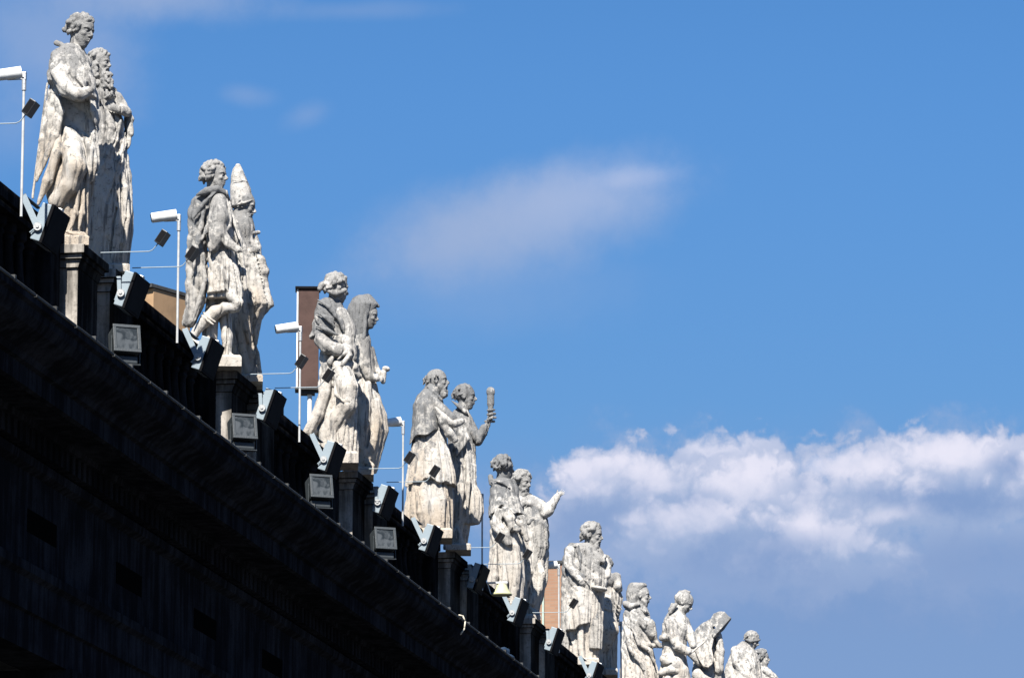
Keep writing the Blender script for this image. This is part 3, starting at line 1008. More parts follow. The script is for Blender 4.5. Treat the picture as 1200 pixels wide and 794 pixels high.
def statue_6():
    S = Statue(430, 556, 'hooded veiled statue holding a small cup with a round lid', res=0.014, mat=0, seed=6)
    S.robe([(554, 404, 438), (530, 403, 445), (505, 405, 453), (485, 407, 451), (465, 408, 444), (445, 410, 438), (420, 410, 438), (400, 410, 434), (388, 413, 431)], w=2, n=8, amp=.14, dep=.8, ph=.5)
    S.tube([(431, 450, -12, 4), (430, 475, -15, 5.5), (426, 500, -16, 5.5), (420, 524, -14, 5)], .02)
    S.tube([(441, 470, -12, 4), (443, 495, -12, 5), (438, 515, -12, 4.5), (433, 536, -10, 4)], .02)
    S.tube([(436, 470, -17, 2.4), (436, 495, -18, 2.8), (429, 522, -16, 2.4)], .012, 's')
    S.tube([(428, 540, -12, 4), (436, 546, -16, 3.6)], .015)
    S.ell(421, 402, 0, 13, 16, 13, 0, .05)
    S.tube([(426, 400, -8, 7), (427, 428, -12, 7.5), (433, 441, -12, 5), (440, 443, -12, 4.2)], .02)
    S.hand(437, 443, -12, -2, 15, curl=.35, spread=8, thumb=1, thumb_ang=40)
    S.tube([(434, 410, 6, 5), (440, 430, 6, 4), (446, 442, 2, 3.5)], .02)
    S.head(431, 370, 0, 15, yaw=12, tilt=12, neck=(425, 388, 2, 6.5), hair='none')
    S.part('veil', CLOAKSTONE, .016, .006)
    S.robe([(406, 411, 428, 1), (392, 408, 430, 1), (376, 407, 434, .95), (366, 407, 439, .85), (357, 409, 443, .8), (350, 413, 436, .8), (346, 418, 430, .7)], w=0, n=4, amp=.06, q=1.5, dep=.9)
    S.tube([(430, 352, 0, 8), (437, 357, 0, 6), (443, 359, 0, 2.2)], .02)
    S.ell(440, 372, 0, 10, 12.5, 10, -8, .008, 's')
    S.ell(436, 391, -2, 9, 12, 12, 0, .01, 's')
    S.tube([(428, 358, -12, 2.2), (428, 378, -12, 2.4), (426, 396, -13, 2.4), (422, 408, -12, 2)], .01)
    S.part('cup', None, .014, .003)
    S.tube([(449, 437, -4, 4), (449, 447, -4, 3)], .006)
    S.ell(452.5, 432, -4, 4.6, 3.2, 4.4, -15, .006)
    S.plinth(404, 438, 556, 10)
    S.build()


def statue_7():
    S = Statue(502, 630, 'balding bearded statue in a smooth short cape over a long pleated robe', res=0.014, mat=0, seed=7)
    S.robe([(628, 474, 527), (602, 474, 528), (580, 477, 528), (562, 479, 526), (540, 484, 520), (500, 488, 518)], w=2, n=11, amp=.13, dep=.72, ph=.3)
    S.robe([(572, 476, 533), (558, 478, 532), (540, 480, 529), (520, 484, 524, .62), (500, 488, 520, .58), (470, 492, 516, .55)], w=-1, n=13, amp=.10, dep=.72, q=.1,
           hem=[(474, 570), (482, 568), (490, 566), (500, 564), (505, 561), (512, 569), (522, 567), (534, 569)])
    S.tube([(515, 565, -14, 3), (519, 585, -14, 4), (520, 608, -14, 4)], .015)
    S.tube([(488, 575, -16, 4), (492, 600, -17, 4), (497, 620, -16, 4)], .015)
    S.ell(503, 478, 0, 17, 19, 14, 0, .05)
    S.tube([(515, 478, -12, 7.5), (522, 492, -17, 7.5), (532, 496, -19, 5.5), (540, 494, -18, 4)], .02)
    S.hand(538, 494, -18, 10, 9, curl=.4, thumb=1)
    S.tube([(520, 495, -16, 6), (527, 507, -15, 6), (533, 515, -12, 4)], .02)
    S.head(512.5, 447, 0, 15.5, yaw=8, tilt=-2, neck=(505, 466, 0, 7.5), hair='bald', beard='point', hairseed=6)
    S.part('cape', CLOAKSTONE, .018, .004)
    S.robe([(524, 480, 512), (512, 481, 515), (498, 483, 516), (474, 484, 516), (463, 489, 515), (455, 497, 513), (449, 502, 510)], w=-1, n=5, amp=.03, dep=1.08, q=.3,
           hem=[(479, 522), (486, 514), (496, 512), (504, 511), (510, 507), (516, 502)])
    S.tube([(500, 452, -10, 2), (508, 459, -13, 2), (517, 468, -10, 2), (520, 474, -6, 2)], .008)
    S.tube([(508, 468, -13, 5), (520, 480, -18, 5), (530, 489, -20, 5), (534, 494, -16, 4)], .02)
    S.plinth(476, 530, 630, 12)
    S.build()


def statue_8():
    S = Statue(541, 644, 'short-haired beardless statue raising a knobbed object in one hand', res=0.014, mat=1, seed=8)
    S.robe([(643, 520, 545), (615, 520, 550), (590, 522, 557), (568, 524, 557), (545, 526, 557), (525, 527, 557), (505, 527, 555), (488, 528, 552), (480, 532, 549)], w=2, n=9, amp=.14, dep=.78, ph=.9)
    S.robe([(614, 543, 561), (600, 541, 565.5), (582, 543, 565), (568, 545, 558), (545, 545, 557)], w=-3, n=7, amp=.15, dep=.8)
    S.tube([(540, 545, -14, 3), (541, 575, -16, 3.6), (537, 605, -15, 3.5)], .015)
    S.tube([(547, 530, -14, 2.6), (549, 565, -16, 3), (547, 598, -15, 3)], .015)
    S.tube([(544, 540, -18, 1.4), (545, 575, -19, 1.6), (542, 604, -17, 1.5)], .01, 's')
    S.tube([(535, 622, -10, 5), (540, 640, -12, 5)], .02)
    S.tube([(535, 641, -12, 4), (546, 645, -16, 3.8), (552, 649, -20, 3)], .012)
    S.ell(540, 496, 0, 14, 15, 12, 0, .05)
    S.tube([(547, 492, 2, 7), (554, 506, 0, 7), (560, 517, -2, 5.2), (566, 508, -3, 5), (571, 498, -4, 3.4), (572, 494, -4, 3)], .02)
    S.tube([(556, 506, -6, 5), (560, 516, -6, 4.6), (567, 501, -6, 4.4)], .015)
    S.hand(572, 497, -4, 84, 10.5, curl=.55, spread=6, flip=0, thumb=-1)
    S.tube([(572, 491, -9, 1.9), (577, 489, -9, 1.9), (580.5, 489, -6, 1.6)], .006)
    S.tube([(572, 485.5, -9, 1.9), (577, 484.5, -9, 1.9), (580, 484.5, -6, 1.6)], .006)
    S.tube([(572, 480.5, -9, 1.8), (576, 480, -9, 1.8), (579, 480, -6, 1.5)], .006)
    S.head(545.5, 465, 0, 15, yaw=8, tilt=4, neck=(540, 484, 0, 6.8), hair='short', hairseed=9)
    S.tube([(530, 470, -4, 2.2), (537, 475, -10, 2.4), (545, 482, -11, 2.4), (549, 487, -8, 2.2)], .008)
    S.part('cloak', None, .018, .007)
    S.sheet([(529, 486, -8), (528, 500, -12), (526, 530, -13)], [(545, 500, -12), (547, 514, -15), (537, 530, -16)], r=3.4, n=5, wave=1.2)
    S.part('knobbed_baton', None, .013, .002)
    S.tube([(575, 458, -4, 5.0), (575, 460, -4, 5.0)], .006)
    S.tube([(575, 463, -4, 4.2), (575, 473, -4, 4.3), (575, 477, -4, 3.2), (574, 492, -4, 3)], .006)
    S.tube([(569, 493.5, -4, 1.6), (579, 493.5, -4, 1.6)], .006)
    S.plinth(522, 552, 644, 8)
    S.build()


def statue_9():
    S = Statue(592, 713, 'statue facing away with a draped sleeve and a flat tablet at its hip', res=0.016, mat=1, seed=9)
    S.robe([(711, 573, 612), (680, 573, 613), (660, 574, 612), (640, 575, 611), (615, 575, 610), (590, 574, 609), (572, 575, 607), (562, 578, 603)], w=2, n=10, amp=.13, dep=.75)
    S.tube([(604, 640, -10, 4), (606, 665, -12, 5), (603, 690, -12, 5), (600, 705, -12, 4)], .02)
    S.tube([(581, 645, -13, 4), (580, 675, -14, 4), (578, 700, -14, 4)], .02)
    S.tube([(590, 650, -15, 3), (592, 680, -16, 4), (590, 700, -14, 4)], .02)
    S.head(590.5, 548, 0, 15, yaw=-28, tilt=4, neck=(587, 566, 0, 6.5), hair='wavy', hairseed=12)
    S.part('figure')
    S.tube([(600, 616, -14, 5), (606, 620, -17, 3.6)], .015)
    S.hand(604, 618, -17, -30, 10, curl=.35, thumb=1)
    S.part('cape', None, .018, .007)
    S.robe([(606, 573, 616), (595, 573, 611), (580, 574, 606), (568, 575, 602), (561, 578, 598)], w=0, n=6, amp=.08, dep=.8, q=1,
           hem=[(572, 607), (580, 600), (588, 594), (596, 598), (602, 603), (616, 603)])
    S.tube([(576, 562, -10, 2), (588, 565, -13, 2), (597, 571, -11, 2)], .008)
    S.tube([(575, 558, 0, 3), (576, 566, -4, 3.4)], .01)
    S.part('sleeve', None, .018, .007)
    S.tube([(584, 600, -13, 5), (582, 614, -14, 6.5), (590, 626, -15, 7.5), (596, 636, -14, 4.5)], .02)
    S.tube([(592, 598, -13, 5.5), (598, 608, -15, 6), (600, 618, -14, 5)], .02)
    S.tube([(578, 608, -16, 1.8), (583, 622, -20, 2), (592, 636, -17, 2)], .008)
    S.tube([(588, 608, -20, 1.4), (590, 620, -22, 1.4)], .008, 's')
    S.part('tablet', None, .016, .003)
    S.tube([(603, 606, -8, 3.4), (612, 606, -6, 3.4), (614, 624, -6, 3.4), (606, 616, -7, 4)], .01)
    S.tube([(605, 612, -7, 4.5), (613, 615, -6, 4), (617, 632, -6, 2.6)], .01)
    S.plinth(573, 612, 713, 9)
    S.build()


def statue_10():
    S = Statue(624, 726, 'bearded curly statue stretching out one open hand to the right', res=0.016, mat=2, seed=10)
    S.robe([(724, 605, 628), (700, 604, 634), (680, 603, 639), (655, 604, 641), (636, 604, 642), (615, 603, 642), (600, 602, 640), (586, 601, 630), (578, 604, 622)], w=2, n=9, amp=.15, dep=.75, ph=.2)
    S.tube([(629, 655, -8, 4), (635, 672, -12, 4.6), (631, 690, -12, 4.5), (624, 706, -10, 4)], .02)
    S.tube([(620, 640, -12, 3.5), (621, 670, -13, 4), (616, 695, -12, 4)], .02)
    S.tube([(627, 660, -16, 2), (628, 680, -16, 2.2), (622, 700, -14, 2)], .01, 's')
    S.tube([(622, 712, -10, 3.6), (629, 718, -14, 3.4), (634, 723, -17, 2.6)], .012)
    S.tube([(624, 588, -4, 8), (633, 594, -6, 8.5), (640, 599, -8, 6.6), (646, 592, -8, 5.6), (652, 583, -8, 4), (654, 580, -8, 3.2)], .03)
    S.tube([(637, 602, -8, 6), (643, 598, -9, 6.2), (647, 590, -9, 5)], .02)
    S.hand(653, 581, -8, 38, 12, curl=.12, spread=12, thumb=1, thumb_ang=55)
    S.tube([(606, 592, -12, 5), (610, 592, -15, 4)], .02)
    S.hand(620, 588, -13, 190, 12, curl=.2, spread=9, thumb=1)
    S.tube([(626, 592, -8, 5), (619, 589, -12, 3.6)], .02)
    S.head(612, 565, -2, 14, yaw=38, tilt=14, neck=(612, 582, 0, 6.5), hair='curly', beard='mid', hairseed=13)
    S.part('cloak', CLOAKSTONE, .018, .007)
    S.tube([(616, 606, -10, 3), (620, 612, -13, 2.6), (625, 606, -12, 2.4), (624, 594, -12, 2.4)], .01)
    S.sheet([(626, 590, -12), (629, 610, -13), (628, 640, -12), (624, 670, -12)], [(638, 602, -8), (639, 616, -8), (639, 640, -8), (634, 658, -8)], r=2.8, n=4, wave=1.4)
    S.plinth(604, 634, 726, 7)
    S.build()


def statue_11():
    S = Statue(683, 778, 'full-bearded statue carrying an open dish before its waist', res=0.016, mat=2, seed=11)
    S.robe([(776, 668, 700, .6), (750, 668, 702, .6), (740, 664, 704, .6), (725, 661, 705), (700, 661, 706), (680, 663, 712), (660, 664, 711), (645, 666, 706), (637, 672, 700)], w=2, n=9, amp=.13, dep=.75)
    S.robe([(738, 664, 692), (720, 663, 694), (700, 664, 692), (688, 668, 690)], w=-8, n=7, amp=.14, dep=.75, hem=[(663, 745), (669, 744), (676, 736), (684, 731), (693, 731)])
    S.tube([(680, 735, -10, 4), (681, 760, -12, 4), (683, 772, -13, 3.6)], .015)
    S.ell(688, 655, 0, 17, 18, 13, 0, .04)
    S.tube([(669, 645, -8, 7), (667, 660, -11, 6), (674, 672, -15, 5.5), (680, 679, -17, 4.5)], .02)
    S.hand(678, 680, -18, -38, 13, curl=.25, thumb=1)
    S.tube([(698, 650, -8, 5), (706, 656, -10, 4), (708, 652, -12, 3)], .02)
    S.hand(704, 655, -10, 45, 8, curl=.5, thumb=1)
    S.tube([(709, 655, -2, 4), (713, 665, -2, 3.6), (712, 674, -4, 4)], .02)
    S.head(694, 627, -2, 15, yaw=16, tilt=10, neck=(690, 644, 0, 7), hair='curly', beard='mid', hairseed=15)
    S.part('cloak', CLOAKSTONE, .018, .006)
    S.robe([(776, 659, 668), (740, 657.5, 668), (710, 657.5, 668), (680, 658, 668), (655, 659, 670), (642, 662, 676), (636, 668, 678)], w=3, n=5, amp=.10, dep=1.2)
    S.tube([(667, 640, -9, 2.4), (676, 640, -13, 2.4), (680, 650, -15, 2.4), (680, 664, -16, 2.4)], .01)
    S.tube([(664, 655, -13, 2), (673, 668, -17, 2.2), (682, 674, -18, 2.4), (690, 684, -18, 2.4)], .01)
    S.tube([(668, 698, -15, 2), (676, 712, -18, 2), (684, 704, -18, 1.8)], .01)
    S.robe([(760, 690, 705), (735, 691, 706), (710, 690, 703), (690, 690, 700)], w=-6, n=4, amp=.12, dep=.8)
    S.part('dish', None, .014, .002)
    S.ell(702, 689, -14, 10, 3.4, 9, -10, .008)
    S.ell(702, 686.4, -14, 8.5, 2.2, 7.6, -10, .004, 's')
    S.plinth(664, 702, 778, 8)
    S.build()


def statue_12():
    S = Statue(712, 790, 'bowed statue with a bare bent knee, half hidden behind the one with the dish', res=0.016, mat=0, seed=12)
    S.robe([(785, 696, 722), (760, 696, 721), (740, 697, 722), (715, 698, 726), (700, 699, 729), (685, 700, 724), (672, 702, 718)], w=2, n=9, amp=.15, dep=.8)
    S.tube([(712, 722, -8, 9.5), (715, 738, -13, 9.5), (711, 750, -10, 7.5), (703, 765, -4, 5), (702, 780, -3, 4.5)], .03)
    S.ell(712, 679, -4, 12, 9, 10, -10, .03)
    S.tube([(722, 676, -6, 6), (724, 686, -8, 5), (726, 690, -6, 3.6)], .02)
    S.hand(724, 690, -6, 8, 8, curl=.8, thumb=1)
    for i in range(4):
        S.tube([(702 - i, 694 + i * 4.2, -12, 2.6), (714, 700 + i * 4.5, -15, 3), (727 - i * 2, 712 + i * 3.5, -8, 2.4)], .012)
    S.head(706, 664, 14, 13, yaw=0, tilt=40, neck=(704, 676, 10, 6), hair='curly', hairseed=17)
    S.plinth(696, 724, 790, 8)
    S.build()


def statue_13():
    S = Statue(748, 835, 'statue in a flat-topped headcloth with both forearms held out', res=0.016, mat=2, seed=13)
    S.robe([(833, 728, 768), (800, 728, 770), (788, 728.5, 770), (770, 729, 766), (750, 729.5, 762), (730, 730.5, 762), (718, 731, 761), (709, 735, 757)], w=2, n=8, amp=.13, dep=.8, q=1.0)
    S.tube([(733, 745, -14, 3), (740, 762, -17, 3.4), (752, 775, -17, 3.4), (757, 792, -16, 3)], .015)
    S.tube([(742, 738, -15, 3), (750, 754, -16, 3), (762, 762, -13, 3), (767, 776, -10, 3)], .015)
    S.tube([(738, 752, -18, 1.5), (748, 765, -20, 1.6), (755, 780, -19, 1.5)], .01, 's')
    S.tube([(752, 726, -8, 6), (760, 732, -12, 8), (764, 742, -12, 6), (768, 750, -10, 3), (774, 757, -10, 2.4)], .02)
    S.tube([(756, 742, -6, 6), (760, 754, -8, 4), (766, 756, -9, 3)], .02)
    S.hand(765, 756, -9, -12, 9, curl=.3, thumb=1)
    S.hand(771, 753, -6, -50, 7, curl=.3, thumb=1)
    S.head(751, 698, 0, 13.5, yaw=4, tilt=2, neck=(747, 715, 0, 6.2), hair='none')
    S.part('headcloth', None, .016, .006)
    S.robe([(712, 736, 746, 1), (704, 735, 748, 1), (699, 734, 751, .95), (692, 734, 755, .9), (686, 736, 758, .85), (683, 738, 757, .8)], w=0, n=5, amp=.05, q=2)
    S.ell(761, 700, 0, 9, 12, 9, 0, .006, 's')
    S.tube([(733, 707, -4, 3.6), (739, 710, -9, 3.4), (748, 707, -9, 2.4)], .012)
    S.tube([(733, 707, -4, 3.6), (734, 709, 4, 3.6), (740, 709, 10, 3)], .012)
    S.tube([(749, 712, -8, 2), (756, 716, -8, 2.2), (760, 718, -5, 2)], .01)
    S.plinth(728, 768, 835, 6)
    S.build()


def statue_14():
    S = Statue(795, 832, 'helmeted statue with a crest, head bent over what it writes', free=True, res=0.016, mat=2, seed=14,
               group='stone statues on the far bend of the parapet')
    S.robe([(830, 772, 812), (795, 772, 808), (775, 776, 804), (760, 777, 803), (745, 776, 805), (730, 777, 806), (720, 781, 803), (713, 786, 799)], w=2, n=8, amp=.11, dep=.8)
    S.ell(792, 735, 0, 15, 18, 12, -12, .04)
    S.tube([(786, 728, -9, 7), (789, 744, -13, 7), (794, 756, -15, 6), (806, 763, -15, 4.6)], .02)
    S.tube([(802, 728, 2, 6), (808, 742, 0, 5.4), (812, 756, -4, 4)], .02)
    S.hand(805, 762, -15, 5, 9, curl=.5, thumb=1)
    S.tube([(780, 772, -6, 7), (792, 777, -10, 7.5), (800, 786, -9, 7), (803, 802, -8, 7)], .05)
    S.tube([(782, 774, -18, 1.8), (792, 783, -21, 2)], .01, 's')
    S.head(802, 706, 0, 13, yaw=10, tilt=32, neck=(794, 720, 0, 6), hair='none')
    S.part('hair', None, .016, .004)
    for i in range(9):
        S.tube([(792 - (i % 3) * 2.2, 708 + (i % 4) * 1.5, -8 + i * 2, 2.2), (788 - (i % 2) * 2.5, 713 + (i % 3), -8 + i * 2, 2.4), (785 + (i % 3), 718, -7 + i * 1.8, 1.8)], .006)
    S.part('helmet', None, .016, .003)
    S.ell(801.5, 702, 0, 10.8, 9.6, 9.5, -28, .01)
    S.part('crest', None, .013, .0)
    S.tube([(793, 706, 0, 2.4), (793.5, 699, 0, 3), (797.5, 694.5, 0, 3), (803, 693, 0, 2.6), (807.5, 693.5, 0, 1.8)], .03)
    S.tube([(776, 747, -7, 4), (784, 745, -11, 4.6), (793, 748, -12, 4)], .03)
    S.tube([(775, 788, -8, 4), (787, 784, -12, 5), (800, 786, -11, 4.5)], .03)
    S.part('quill', None, .012, 0)
    S.tube([(808, 766, -15, 1.1), (826, 751, -13, 1.1)], .004)
    S.plinth(774, 812, 832, 6)
    S.build()


def statue_15():
    S = Statue(832, 846, 'robed statue hugging a tall curved stone slab that leans outward', free=True, res=0.016, mat=1, seed=15,
               group='stone statues on the far bend of the parapet')
    S.robe([(844, 812, 850), (800, 812, 850), (784, 813, 847), (765, 814, 843), (750, 815, 840), (738, 819, 838), (730, 824, 836)], w=6, n=8, amp=.12, dep=.7)
    S.head(827, 742, 16, 11, yaw=-20, tilt=35, neck=(826, 752, 10, 6), hair='short', hairseed=21)
    S.part('figure')
    S.tube([(820, 775, -10, 5), (808, 764, -14, 4), (812, 760, -14, 3)], .02)
    S.hand(811, 769, -14, 70, 11, curl=.6, thumb=-1)
    S.tube([(818, 790, -8, 7), (828, 800, -10, 8), (838, 812, -8, 8)], .03)
    S.part('slab', None, .014, .003)
    S.slab([(843, 715), (849, 715.5), (857, 724), (848, 737), (837, 747), (834, 760), (836.5, 772), (835, 779), (830, 783.5), (824, 782), (819, 774), (814.5, 763), (811, 753), (812, 743), (816, 736),
            (822, 730), (833, 724), (836, 718)], -9, 4.5, lean=.25)
    S.slab([(849, 718), (857, 724), (836, 748), (834, 744)], -6, 7, lean=.25)
    S.tube([(836.5, 735, -22, 1.6), (837, 735, -2, 1.6)], .004, 's')
    S.part('figure')
    S.tube([(842, 744, -2, 4), (844, 762, -4, 5), (842, 784, -4, 6)], .02)
    S.plinth(814, 850, 846, 6)
    S.build()


def statue_16():
    S = Statue(872, 868, 'stooping statue in a round brimmed cap, near the far end of the row', free=True, res=0.018, mat=2, seed=16,
               group='stone statues on the far bend of the parapet')
    S.robe([(867, 850, 892), (820, 848, 892), (795, 848, 892), (780, 851, 891), (766, 856, 887), (757, 862, 882), (751, 869, 879)], w=2, n=8, amp=.13, dep=.8)
    S.tube([(862, 762, -8, 6), (864, 776, -12, 6), (872, 788, -13, 5), (884, 796, -12, 4)], .02)
    S.tube([(874, 768, -12, 3), (878, 782, -13, 3), (874, 798, -12, 3)], .012)
    S.tube([(866, 776, -18, 1.8), (872, 786, -18, 1.8)], .01, 's')
    S.head(881, 750, 0, 11, yaw=14, tilt=26, neck=(875, 762, 0, 5.5), hair='short', hairseed=23)
    S.part('cap', CLOAKSTONE, .016, .003)
    S.ell(881, 745.5, 0, 8.2, 6, 7.6, -8, .01)
    S.tube([(873, 748, -3, 1.6), (880, 751, -8, 1.6), (889, 749.5, -3, 1.6), (890, 749, 3, 1.4)], .006)
    S.plinth(852, 890, 868, 6)
    S.build()


def statue_17():
    S = Statue(896, 886, 'last statue of the row, its lowered bare head seen in profile', free=True, res=0.018, mat=1, seed=17,
               group='stone statues on the far bend of the parapet')
    S.robe([(885, 878, 918), (830, 876, 918), (800, 878, 914), (790, 880, 905), (782, 883, 900), (777, 887, 896)], w=2, n=8, amp=.12, dep=.8)
    S.tube([(898, 786, -6, 5), (906, 792, -8, 4), (912, 800, -8, 4)], .02)
    S.head(893, 771, 0, 10.5, yaw=4, tilt=2, neck=(890, 782, 0, 5), hair='curly', hairseed=25)
    S.plinth(880, 916, 886, 6)
    S.build()


for f in (statue_1, statue_2, statue_3, statue_4, statue_5, statue_6, statue_7, statue_8, statue_9, statue_10, statue_11,
          statue_12, statue_13, statue_14, statue_15, statue_16, statue_17):
    f()
# ------------------------------------------------------------------ mesh collecting helper
class MB:
    def __init__(s):
        s.bm = bmesh.new()

    def box(s, lo, hi, M=None, bev=0.0):
        m = bmesh.new()
        bmesh.ops.create_cube(m, size=1)
        for v in m.verts:
            v.co = Vector([(lo[i] + hi[i]) / 2 + v.co[i] * (hi[i] - lo[i]) for i in range(3)])
        if bev:
            bmesh.ops.bevel(m, geom=m.edges[:], offset=bev, segments=2, affect='EDGES', profile=0.6)
        return s._add(m, M)

    def _add(s, m, M=None):
        if M is not None:
            m.transform(M)
        me = bpy.data.meshes.new('t')
        m.to_mesh(me)
        m.free()
        s.bm.from_mesh(me)
        bpy.data.meshes.remove(me)
        return s

    def cyl(s, a, b, r, r2=None, n=14, caps=True):
        a, b = Vector(a), Vector(b)
        m = bmesh.new()
        L = (b - a).length
        bmesh.ops.create_cone(m, cap_ends=caps, segments=n, radius1=r, radius2=r if r2 is None else r2, depth=L)
        q = (b - a).to_track_quat('Z', 'Y').to_matrix().to_4x4()
        m.transform(Matrix.Translation((a + b) / 2) @ q)
        return s._add(m)

    def tube(s, pts, r, n=8):
        for a, b in zip(pts[:-1], pts[1:]):
            s.cyl(a, b, r, n=n)
        for p in pts[1:-1]:
            m = bmesh.new()
            bmesh.ops.create_uvsphere(m, u_segments=n, v_segments=6, radius=r * 1.02)
            m.transform(Matrix.Translation(p))
            s._add(m)
        return s

    def lathe(s, prof, c, n=20):
        m = bmesh.new()
        rings = []
        for z, r in prof:
            rings.append([m.verts.new((c[0] + r * math.cos(2 * PI * i / n), c[1] + r * math.sin(2 * PI * i / n), c[2] + z)) for i in range(n)])
        for a, b in zip(rings[:-1], rings[1:]):
            for i in range(n):
                m.faces.new((a[i], a[(i + 1) % n], b[(i + 1) % n], b[i]))
        m.faces.new(rings[-1])
        m.faces.new(rings[0][::-1])
        return s._add(m)

    def prism(s, prof, y0, y1, ny=1):
        """profile of (x, z) points, closed, swept along y"""
        m = bmesh.new()
        rings = []
        for k in range(ny + 1):
            y = y0 + (y1 - y0) * k / ny
            rings.append([m.verts.new((x, y, z)) for x, z in prof])
        n = len(prof)
        for a, b in zip(rings[:-1], rings[1:]):
            for i in range(n):
                m.faces.new((a[i], a[(i + 1) % n], b[(i + 1) % n], b[i]))
        m.faces.new(rings[0][::-1])
        m.faces.new(rings[-1])
        bmesh.ops.recalc_face_normals(m, faces=m.faces[:])
        return s._add(m)

    def build(s, name, mat, parent=None, smooth=False, loc=None, rot=None):
        me = bpy.data.meshes.new(name)
        s.bm.to_mesh(me)
        s.bm.free()
        if smooth:
            me.polygons.foreach_set('use_smooth', np.ones(len(me.polygons), bool))
            if smooth != 'all':
                me.set_sharp_from_angle(angle=R(40))
        return mesh_obj(name, me, mat, parent, loc, rot)


def plain_mat(name, c, rough=0.6, metal=0.0, dirt=0.25, scale=6.0, spec=0.5):
    m, g, b = new_mat(name)
    tc = g.n('ShaderNodeTexCoord').outputs['Object']
    n = g.noise(tc, scale, 5, 0.65)
    cc = g.mix(g.m('MULTIPLY', g.smooth(n, 0.42, 0.68), dirt), c, tuple(x * 0.35 for x in c))
    setp(g, b, 'Base Color', cc)
    setp(g, b, 'Roughness', g.m('ADD', rough - 0.1, g.m('MULTIPLY', n, 0.2)))
    setp(g, b, 'Metallic', metal)
    setp(g, b, 'Specular IOR Level', spec)
    bump(g, b, g.noise(tc, scale * 6, 4, 0.6), 0.25, 0.01)
    return m


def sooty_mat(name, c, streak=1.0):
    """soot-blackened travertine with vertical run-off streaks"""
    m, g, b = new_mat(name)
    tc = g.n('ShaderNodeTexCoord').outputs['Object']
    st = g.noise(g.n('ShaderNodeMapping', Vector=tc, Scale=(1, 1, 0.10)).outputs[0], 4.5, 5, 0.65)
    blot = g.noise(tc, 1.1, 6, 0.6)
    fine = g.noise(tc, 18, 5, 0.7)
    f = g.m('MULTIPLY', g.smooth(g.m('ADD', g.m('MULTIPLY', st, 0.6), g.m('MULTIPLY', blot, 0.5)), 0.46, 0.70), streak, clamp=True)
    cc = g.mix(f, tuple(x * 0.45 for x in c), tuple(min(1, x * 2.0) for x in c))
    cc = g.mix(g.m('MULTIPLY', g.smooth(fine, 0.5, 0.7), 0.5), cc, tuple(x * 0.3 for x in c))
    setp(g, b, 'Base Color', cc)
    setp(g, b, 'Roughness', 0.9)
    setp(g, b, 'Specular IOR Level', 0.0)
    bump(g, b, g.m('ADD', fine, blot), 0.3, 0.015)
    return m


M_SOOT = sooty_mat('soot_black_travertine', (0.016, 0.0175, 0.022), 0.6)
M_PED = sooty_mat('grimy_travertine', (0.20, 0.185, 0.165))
M_PEDSHADE = sooty_mat('pedestal_shade', (0.02, 0.0195, 0.019))  # dark copy of the pedestal stone, with shade put into its colour
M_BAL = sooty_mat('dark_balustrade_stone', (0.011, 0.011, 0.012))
M_SLOTSHADE = plain_mat('slot_shade', (0.003, 0.003, 0.003), 0.9, spec=0.0)  # near-black that paints the shade inside the frieze slots
M_PAINT = plain_mat('blue_grey_paint', (0.19, 0.235, 0.265), 0.5, dirt=0.15, scale=5)
M_DULL = plain_mat('dull_grey_lamp_paint', (0.028, 0.035, 0.04), 0.55, dirt=0.4, scale=7)
M_BLACK = plain_mat('black_housing', (0.006, 0.006, 0.007), 0.8, spec=0.06)
M_WHITE = plain_mat('white_paint', (0.62, 0.63, 0.62), 0.4, dirt=0.25)
M_POLE = plain_mat('off_white_pole_paint', (0.36, 0.37, 0.37), 0.5, dirt=0.45, scale=3)
M_GALV = plain_mat('galvanised_steel', (0.42, 0.43, 0.43), 0.45, 0.6, dirt=0.4)
M_DARKMETAL = plain_mat('dark_lamp_paint', (0.016, 0.018, 0.02), 0.45)
M_BROWN = plain_mat('brown_mesh_cloth', (0.05, 0.024, 0.018), 0.85, dirt=0.4, scale=3)
M_TAN = plain_mat('tan_plaster', (0.29, 0.185, 0.10), 0.9, dirt=0.35, scale=1.6)
M_YEL = plain_mat('pale_yellow_enamel', (0.45, 0.45, 0.27), 0.4, dirt=0.3)
M_LEAD = plain_mat('weathered_lead', (0.05, 0.052, 0.052), 0.8, dirt=0.6, scale=4, spec=0.2)
M_TARP = plain_mat('blue_tarpaulin', (0.012, 0.03, 0.06), 0.6, dirt=0.5)
M_ROPE = plain_mat('pale_rope', (0.45, 0.42, 0.34), 0.9)
M_GREENP = plain_mat('green_grey_pipe', (0.35, 0.42, 0.36), 0.5)


def glass_mat():
    m, g, b = new_mat('lamp_glass')
    tc = g.n('ShaderNodeTexCoord').outputs['Object']
    n = g.noise(tc, 5.5, 3, 0.5, 1.2)
    setp(g, b, 'Base Color', g.mix(g.smooth(n, 0.38, 0.62), (0.014, 0.018, 0.021), (0.055, 0.062, 0.068)))
    setp(g, b, 'Roughness', 0.3)
    setp(g, b, 'Specular IOR Level', 0.25)
    return m


